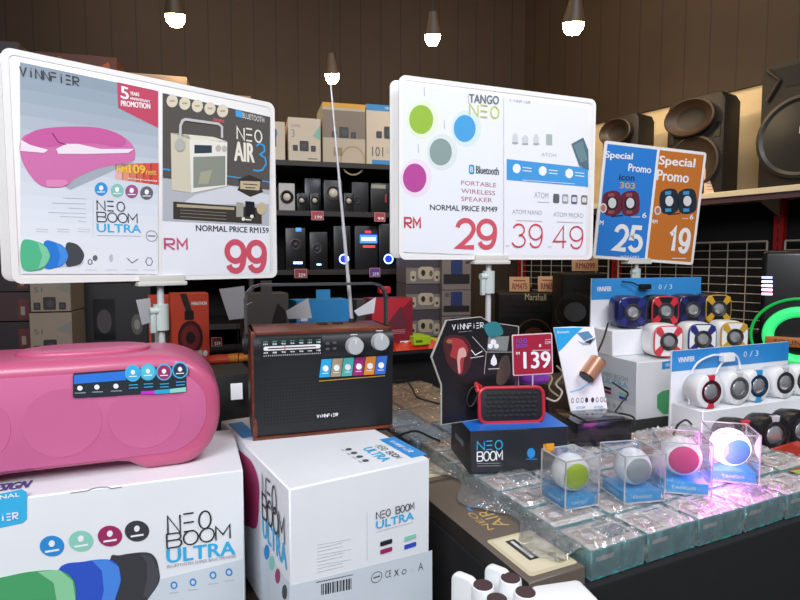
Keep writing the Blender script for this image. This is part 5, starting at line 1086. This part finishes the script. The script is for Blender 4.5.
for st, x0, x1, yt, z, lab, c_ in (('199', 311.5, 323.5, 210.5, zB, 'red price label under the tiny satellite speakers on the middle shelf edge', 'b03040'), ('99', 374.5, 385.5, 212, zB, 'red price label under the black amplifier on the middle shelf edge', 'b03040'), ('229', 294.5, 307, 268.5, zC, 'red price label under the blue glowing speakers on the lower shelf edge', '983040'), ('219', 369.5, 380.5, 267.5, zC, 'purple price label under the karaoke player', '6a3aa0'), ('539', 211.5, 221.5, 337, None, 'dark red price label 539 beside the orange headphone box', '7a2230')):
    y = online((0, 3.29), BY, x0, 1.4).y if z else 1.98
    a = W(x0, yt+9.5, y-.012); w = (x1-x0)/F*y; h = 9/F*y; M = frame(a, BY, -4); mb = MB().box((0, 0, 0), (w, .002, h), mat('d8a0a0', .4)); A = Art(mb, FRONT(-.0003), M); A.rect(w*.05, h*.05, w*.95, h*.95, mat(c_, .4), 1); A.text(st, w*.3, h*.15, w*.85, h*.5, paper, 2, .015); tag(mb.build('price_label', M=M), lab, 'price label')
# flat boxes lower on the shelving, seen in the gaps
def pic(k):
    def f(A, w, h):
        A.rect(w*.05, h*.85, w*.3, h*.9, paper, 1); trio(A, w*.5, h*.42, w*.2, mat('3a3434' if k % 2 else 'b8a894'))
    return f
def pic2(A, w, h):
    A.rect(0, h*.62, w, h, mat('4a444a'), 1); A.rrect(w*.34, h*.18, w*.78, h*.66, .02, mat('c4b49c'), 2); A.ell(w*.48, h*.42, w*.06, h*.12, dk, 3); A.ell(w*.7, h*.4, w*.05, h*.12, mat('6a5a4a'), 3)
    for x in (.2, .87): A.rrect(w*(x-.08), h*.1, w*(x+.08), h*.5, .01, mat('c4b49c'), 2); A.ell(w*x, h*.25, w*.035, h*.06, dk, 3)
def pic3(A, w, h): A.rect(w*.3, h*.3, w*.7, h*.95, mat('2a3a6a'), 1); A.rect(w*.05, h*.15, w*.95, h*.4, dk, 2); A.rect(w*.1, h*.75, w*.25, h*.9, inkgrey, 1)
cm = mat('857a74', .5)
SB0 = W(405, 300, 2.95)
def stack(x0, x1, ys, arts, labs_, m, d=2.95, yaw=12):
    for (yt, yb), ar, lb in zip(ys, arts, labs_):
        a = W(x0, yb, d); c, s = cos(radians(yaw)), sin(radians(yaw)); k = (x1-400)/F; w = (k*a.y-a.x)/(c-k*s); h = (yb-yt)/F*a.y*.985
        carton_at('speaker_box', lb, 'box', frame(a, yaw), w, .25, h, m, ar, 'speaker cartons stacked in a column')
stack(406, 441.5, [(257.5, 284), (284, 310), (310, 337.5), (337.5, 364)], [pic2, pic2, pic2, pic2], ['speaker carton at the top of the left stack below the sign', 'speaker carton second from the top in the left stack', 'speaker carton third from the top in the left stack', 'speaker carton fourth from the top in the left stack, mostly hidden'], cm)
stack(442, 471, [(250, 290), (290, 316), (316, 342), (342, 366)], [pic3, pic3, pic3, pic3], ['dark topped speaker carton at the top of the right stack', 'beige and blue speaker carton second in the right stack', 'beige and blue speaker carton third in the right stack', 'lowest visible carton of the right stack'], cm)
# wooden block under the two stacks
a = W(404, 365, 2.94); tag(MB().box((0, 0, 0), (.42, .3, a.z-.002), dark).build('pallet_box', M=frame((a.x, a.y, 0), 12)), 'dark plinth under the two stacks of speaker cartons', 'plinth')
# left gaps under the first sign
LYW = 15
def lb(label, x0, x1, yt, yb, d, m, art=None, dd=.2, name='speaker_box', group=None):
    a = W(x0, yb, d); k = (x1-400)/F; c, s = cos(radians(LYW)), sin(radians(LYW)); w = (k*a.y-a.x)/(c-k*s); h = (yb-yt)/F*a.y*.985
    return carton_at(name, label, 'box', frame(a, LYW), w, dd, h, m, art, group)
def art51(A, w, h): trio(A, w*.48, h*.22, w*.34); A.text('51', w*.1, h*.5, w*.3, h*.62, inkgrey, 2) ; A.poly([(w, h*.45), (w*.6, h*.6), (w, h*.8)], mat('7a746c'), 1)
b51 = mat('8a7a6a', .5)
lb('beige 5.1 speaker carton, upper of the two left of the sign pole', 31, 70, 272, 312, 2.28, b51, art51); lb('beige 5.1 speaker carton, lower of the two left of the sign pole', 31, 70, 312, 356, 2.28, b51, art51)
for i, (yt, yb) in enumerate(((40, 78), (78, 116), (116, 154), (154, 192), (192, 228), (228, 262), (262, 292), (292, 322), (322, 352), (352, 384))):
    lb(f'dark maroon carton at the left edge, {["topmost", "second", "third", "fourth", "fifth", "sixth", "seventh", "eighth", "ninth", "tenth"][i]} of its stack', -22, 30, yt, yb, 2.28, mat('3a2024' if i % 2 else '281a1e', .5), lambda A, w, h: (A.rect(w*.75, h*.1, w*.95, h*.75, mat('5a2020'), 1), A.rect(w*.8, h*.2, w*.88, h*.5, mat('8a7a70'), 2)), group='dark cartons stacked at the left edge')
a = W(-22, 384, 2.27); tag(MB().box((0, 0, 0), (.375, .25, a.z-.002), dark).build('carton_plinth', M=frame((a.x, a.y, 0), LYW)), 'dark plinth under the cartons at the left edge', 'plinth')
tag(MB().box((0, 0, 0), (.022, .02, 1.9), mat('5a5250', .5)).build('shelf_post', M=frame((W(72, 300, 2.45).x, 2.45, 0), LYW)), 'grey metal post right of the beige cartons', 'post')
def arts(A, w, h): A.rrect(w*.2, h*.25, w*.5, h*.8, .01, mat('0c0c0e', .3), 2); A.ell(w*.35, h*.5, w*.1, h*.16, dk2, 3); A.ell(w*.8, h*.45, w*.08, h*.14, mat('5a5652'), 3); A.ell(w*.8, h*.45, w*.04, h*.07, mat('8a8680'), 4)
lb('dark carton printed with black speakers behind the pink speaker', 80, 150, 282, 360, 2.5, mat('1c1a1e', .5), arts)
a = W(80, 360, 2.5); tag(MB().box((0, 0, 0), (.33, .2, a.z-.002), dark).build('carton_plinth', M=frame((a.x, a.y, 0), LYW)), 'dark plinth under the black speaker carton', 'plinth')

# ================================================================= right wall: shelf, big speakers, grid
R0 = (1.81, 2.9); RF = frame((R0[0], R0[1], 0), WY); SZ = CZ+.365
rt = empty('wall_shelf', RF, 'long cream shelf on red posts along the right wall under the big loudspeakers', 'shelf')
MB().box((-2.1, 0, SZ-.03), (1.2, .43, SZ), mat('d8c8a8', .5), .002, 1).build('shelf_board', rt)
MB().box((-2.1, .01, SZ-.06), (1.2, .03, SZ-.03), mat('4a3038', .5)).build('lip', rt)
redp = mat('a01c20', .4)
posts = []
for px in (777, 615, 520):
    p = RF @ Vector((0, .36, 0)); q = online((p.x, p.y), WY, px, 1.4); l = RF.inverted() @ q; posts.append(l.x)
    mb = MB().box((l.x-.025, .36, 0), (l.x+.025, .41, SZ-.03), redp, .002, 1)
    for k in range(24): mb.box((l.x-.004, .3585, .5+k*.05), (l.x+.004, .361, .525+k*.05), mat('4a0c10'))
    mb.build('post', rt)
    MB().prism([(0, 0), (.30, 0), (0, -.09)], -.004, .004, mat('b8a890', .5), M=Matrix.Translation((l.x, .36, SZ-.031)) @ Matrix.Rotation(-pi/2, 4, 'Z')).build('bracket', rt)
def grid(u0, u1, z0_, z1_, label):
    mb = MB(); y = .345; m = mat('b8aa9c', .4)
    for z in (z0_, z1_): mb.cyl((u0, y, z), (u1, y, z), .006, m, seg=8)
    for u in (u0, u1): mb.cyl((u, y, z0_), (u, y, z1_), .006, m, seg=8)
    n = max(2, round((u1-u0)/.10))
    for i in range(1, n): u = u0+(u1-u0)*i/n; mb.cyl((u, y, z0_), (u, y, z1_), .003, m, seg=6, caps=False)
    k = int((z1_-z0_)/.05)
    for i in range(1, k): z = z1_-i*.05; mb.cyl((u0, y+.004, z), (u1, y+.004, z), .0028, m, seg=6, caps=False)
    tag(mb.build('wire_grid', M=RF), label, 'wire grid', 'wire grids hung on the red posts')
gt = 1.455
grid(posts[0]+.045, posts[0]+1.0, .75, gt, 'white wire grid right of the near red post'); grid(posts[1]+.04, posts[0]-.045, .75, gt, 'white wire grid between the two red posts'); grid(posts[2]+.04, posts[1]-.04, .75, gt, 'white wire grid behind the guitar amplifiers')
def pa(px0, px1, yt, label, kind, v=.05):
    a = online((RF @ Vector((0, v, 0))).to_2d(), WY, px0, SZ); k = (px1-400)/F; c, s = cos(radians(WY)), sin(radians(WY)); w = (k*a.y-a.x)/(c-k*s); h = W(px0, yt, a.y).z-SZ
    M = frame(a+Vector((0, 0, .001)), WY); rt = empty('loudspeaker', M, label, 'loudspeaker', 'big loudspeakers on the wall shelf')
    bd = mat('17100c', .6, bump=.2, scale=200)
    MB().prism([(0, 0), (w, 0), (w, h*.93), (w*.93, h), (w*.07, h), (0, h*.93)], 0, .17, bd, .008, 2).build('cabinet', rt)
    gm_ = mat('3a3634', .4, metal=.3)
    R = w*(.5 if kind == 'big' else .44); D = Matrix.Translation((w*.5, 0, R+.04)) @ Matrix.Rotation(pi/2, 4, 'X')
    MB().lathe([(R*1.04, 0), (R*1.04, .018), (R*.96, .022), (R*.88, .012), (R*.45, .02 if kind == 'big' else -.002), (0, .03 if kind == 'big' else -.004)], mat('343230', .4, metal=.3) if kind == 'big' else mat('3a2c20', .5), D, 40).build('woofer', rt)
    if kind == 'big':
        mb = MB()
        for (x0, x1) in ((.06, .94),):
            z0b = 2*R+.08; z1b = h*.96
            mb.prism([(w*.1, z1b), (w*.9, z1b), (w*.72, z0b+.02), (w*.28, z0b+.02)], -.002, .001, mat('080808', .6))
        for sx in (0, 1):
            x = lambda f: w*f if sx == 0 else w*(1-f)
            mb.tube([(x(.08), -.006, z1b), (x(.22), -.006, (z0b+z1b)/2), (x(.08), -.006, z0b-.03)], .010, mat('2c221a', .45))
        mb.build('horn', rt); mb = MB(); A = Art(mb, FRONT(-.031), M); A.text('Ma', w*.5, R+.05, w*.62, R+.085, paper, 1); A.text('Bass', w*.5, R*1.6+.05, w*.68, R*1.6+.075, paper, 1); mb.build('nameplate', rt)
    else:
        R2 = w*.43; zc = h-R2*.62-.03; D = Matrix.Translation((w*.46, 0, zc)) @ Matrix.Scale(.72, 4, (0, 0, 1)) @ Matrix.Rotation(pi/2, 4, 'X')
        MB().lathe([(R2, -.0), (R2*1.03, .045), (R2*.96, .05), (R2*.8, .03), (R2*.62, .012)], mat('3d2c1f', .5), D, 40).lathe([(R2*.62, .012), (R2*.35, .004), (0, .002)], mat('1a120e', .6), D, 40).build('horn', rt)  # throat coloured dark to stand for the shade inside the horn
        for x in (.06, .86): MB().prism([(w*x, 2*R+.02), (w*(x+.08), 2*R+.02), (w*(x+.08), 2*R+.1), (w*x, 2*R+.1)], -.004, .001, mat('120d0b')).build('bass_port', rt)
    return rt
pa(601, 634, 121, 'furthest dark loudspeaker on the wall shelf, mostly behind the orange sign', 'mid'); pa(665, 718, 104, 'middle dark loudspeaker with a flared oval horn on the wall shelf', 'mid'); pa(757, 842, 68, 'nearest and largest loudspeaker with a metal grille at the right edge', 'big')
a = online((RF @ Vector((0, .02, 0))).to_2d(), WY, 704, SZ+.001); M = frame(a, -20, -12)
mb = MB().box((0, 0, 0), (.10, .003, .145), mat('dcb890', .5)); A = Art(mb, FRONT(-.0003), M)
for i in range(6): A.rect(.015, .02+i*.018, .08, .024+i*.018, mat('8a6a50'), 1)
tag(mb.build('price_card', M=M), 'tan price card standing on the shelf edge beside the orange sign', 'price card')
# guitar amplifiers below
q = W(500, 376, 3.2); AM_Z = q.z
pl = tag(MB().box((0, 0, 0), (.80, .75, AM_Z-.001), dark).build('amp_bench', M=frame((q.x-.08, q.y-.42, 0.0), 0)), 'dark bench under the guitar amplifiers', 'bench')
def amp(x0, x1, yt, yb, d, label, logo, conec, cpx, tagst, yaw=-6):
    a = W(x0, yb, d); k = (x1-400)/F; c, s = cos(radians(yaw)), sin(radians(yaw)); w = (k*a.y-a.x)/(c-k*s); h = (yb-yt)/F*a.y
    M = frame((a.x, a.y, AM_Z), yaw); h = a.z+h-AM_Z; rt = empty('guitar_amplifier', M, label, 'amplifier', 'guitar amplifiers by the wall grid')
    MB().box((0, 0, 0), (w, .3, h), mat('141214', .7, bump=.3, scale=300), .012, 3).build('cabinet', rt)
    mb = MB().box((w*.05, -.004, h*.06), (w*.95, .002, h*.72), mat('0c0b0c', .8, bump=.5, scale=400)); A = Art(mb, FRONT(-.005), M)
    c_ = A.px(*cpx); R = .1; A.ring(c_.x, c_.y, R, R, .008, mat(conec[0], .4), 1, 36); A.ell(c_.x, c_.y, R*.55, R*.5, mat(conec[1], .5), 1)
    if logo: A.ptext(logo, (525, 300), (546, 300.5), 293.5, mat('e8d8b0', .3), 2)
    mb.build('speaker_cloth', rt)
    MB().box((w*.05, -.003, h*.78), (w*.95, .002, h*.94), mat('1e1a18', .4)).build('control_panel', rt); cp_ = rt.children[-1] if False else [c for c in rt.children if c.name.startswith('control_panel')][0]
    for i in range(5): MB().cyl((w*(.3+.1*i), -.003, h*.86), (w*(.3+.1*i), -.018, h*.86), .009, matte_black, seg=12).build('knob', cp_)
    MB().tube([(w*.35, .15, h), (w*.38, .15, h+.025), (w*.62, .15, h+.025), (w*.65, .15, h)], .008, matte_black).build('handle', rt)
amp(497, 556, 292, 376, 3.2, 'black guitar amplifier with a gold script logo and brown ringed speaker', 'Marshall', ('6a5030', '7a4424'), (534, 336), '')
amp(560, 606, 272, 376, 2.85, 'taller black guitar amplifier with a grey speaker cone', '', ('2a2c30', '5a5e64'), (575, 312), '')
tan = mat('c89a68', .5)
for (x, yb, d, w, h, st, lab) in ((519.5, 291.5, 3.2, .113, .085, 'RM475', 'tan price card RM475 on the left guitar amplifier'), (548, 291.5, 3.2, .113, .088, 'RM655', 'tan price card RM655 on the right side of the left guitar amplifier'), (585, 271, 2.86, .13, .078, 'RM6099', 'tan price card RM6099 on top of the taller guitar amplifier')):
    pcard(x, yb, d, w, h, lab, st, -6, tan, -10, mat('8a2a20'), cat='price card')
# green lit party speaker with light bars
q = W(757, 372, 2.35); gx = frame((q.x, q.y, 0), -34)
rt = empty('party_speaker', gx, 'black party speaker with green light rings and an orange bar at the right edge', 'speaker')
zc = CZ-.13*2.35*.98; zb_ = CZ-.215*2.35
MB().box((0, 0, 0), (.55, .4, zb_+.02), dark, .004).build('stand', rt)
MB().box((0, 0, zb_+.02), (.55, .35, CZ+.04), mat('101012', .3, coat=.3), .02, 3).build('cabinet', rt)
gl1 = mat('10a048', .4, emit=.45); gl2 = mat('38d878', .4, emit=.8)
mb = MB(); A0 = Art(MB(), FRONT(0), gx); c_ = A0.px(800, 336)
for R, r_, m_ in ((.17, .006, gl1), (.11, .022, gl2)): mb.tube([(c_.x+R*cos(t), -.012, c_.y+R*.9*sin(t)) for t in [2*pi*i/40 for i in range(41)]], r_, m_, 8)
mb.build('ring_light', rt)
l0, l1 = A0.px(765, 342), A0.px(840, 334); mb = MB().box((l0.x, -.04, l0.y-.01), (l1.x, -.01, l0.y+.03), mat('b86a2a', .4), .006); A = Art(mb, FRONT(-.041), gx); A.text('SOUND', l0.x+.03, l0.y, l0.x+.15, l0.y+.02, mat('5a2a10'), 1); mb.build('cross_bar', rt)
for i, cc in enumerate(('7a80ff', 'a0a0ff', 'd8b0ff', 'ffb0d0', 'ff90b8')):
    c_ = A0.px(767, 277.5+i*4.1); MB().box((c_.x-.019, -.008, c_.y-.0045), (c_.x+.019, .001, c_.y+.0045), mat(cc, .4, emit=5), .002).build('light_bar', rt)
# dark block behind the wall grid bottoms
tag(MB().box((-1.3, .15, 0), (-.05, .33, .95), dark).build('storage_chest', M=RF), 'dark storage chest below the wire grid', 'chest')

# ================================================================= ceiling spotlights and lighting
fix = mat('4a3c30', .5); bulb = mat('ffe2b0', .4, emit=60)
def spot(px, py, d, label, aim, e=55, r=.042):
    p = W(px, py, d); rt = empty('ceiling_spotlight', frame(p, 0), label, 'spotlight', 'warm ceiling spotlights')
    Rm = Matrix.Rotation(radians(14), 4, 'X')
    MB().lathe([(0, .12), (r*.55, .12), (r*.6, .1), (r, .02), (r*1.05, 0), (r*.98, 0), (r*.9, .01)], fix, Rm, 28).build('lamp_housing', rt)
    MB().lathe([(r*1.0, .004), (r*.9, -.03), (r*.55, -.055), (0, -.06)], bulb, Rm, 28).build('bulb', rt)
    MB().cyl((0, 0, .11), (0, 0, 3.6-p.z), .004, matte_black, seg=10).build('stem', rt)
    l = bpy.data.lights.new('ceiling_spotlight_beam', 'SPOT'); l.energy = e; l.color = (1, .76, .46); l.spot_size = radians(95); l.spot_blend = .8; l.shadow_soft_size = .04
    o = bpy.data.objects.new('spotlight_beam', l); C.objects.link(o); o.parent = rt; o.location = (0, 0, -.05)
    v = Vector(aim)-p; o.rotation_euler = v.to_track_quat('-Z', 'Y').to_euler()
spot(175, 15, 3.0, 'warm ceiling spotlight above the left sign', (-1.3, 4.2, 1.9), 34, .05); spot(332, 74, 3.6, 'warm ceiling spotlight at the tip of the radio aerial', (-.3, 4.0, 1.8), 22, .045); spot(432.5, 35, 3.3, 'warm ceiling spotlight over the middle sign', (.3, 3.6, 1.5), 24, .045); spot(573.5, 23, 3.0, 'warm ceiling spotlight over the right sign', (1.7, 3.5, 1.9), 45, .055)
def area(name, loc, aim, sx, sy, e, col):
    l = bpy.data.lights.new(name, 'AREA'); l.shape = 'RECTANGLE'; l.size = sx; l.size_y = sy; l.energy = e; l.color = col
    o = bpy.data.objects.new(name, l); C.objects.link(o); o.location = loc; o.rotation_euler = (Vector(aim)-Vector(loc)).to_track_quat('-Z', 'Y').to_euler(); return o
area('unseen_area_light', (-.6, -1.5, 2.75), (-.1, 1.2, .9), 1.5, 1.0, 87, (.93, .96, 1))
area('unseen_area_light', (1.3, .3, 3.4), (.9, 1.4, .9), 1.2, .8, 48, (.95, .96, 1))
area('unseen_area_light', (.9, 2.9, 3.5), (2.0, 4.0, 1.7), 1.6, .5, 24, (1, .78, .5))  # added warm wash to brighten the right wall, no real fixture behind it
area('unseen_area_light', (-1.2, 2.9, 3.5), (-.8, 4.2, 1.9), 1.6, .5, 16, (1, .76, .48))  # another invented wash, put in to lift the back wall and shelving
w = bpy.data.worlds.new('World'); bpy.context.scene.world = w; w.use_nodes = True
w.node_tree.nodes['Background'].inputs['Color'].default_value = (.85, .9, 1, 1); w.node_tree.nodes['Background'].inputs['Strength'].default_value = .17
cam = bpy.data.cameras.new('Camera'); cam.sensor_width = 36; cam.lens = F/800*36; cam.clip_start = .02
co = bpy.data.objects.new('Camera', cam); C.objects.link(co); co.location = CAM; co.rotation_euler = (pi/2-TH, 0, 0); bpy.context.scene.camera = co
vs_ = bpy.context.scene.view_settings; vs_.view_transform = 'Standard'; vs_.look = 'None'; vs_.gamma = 1; vs_.exposure = 0; vs_.use_curve_mapping = False
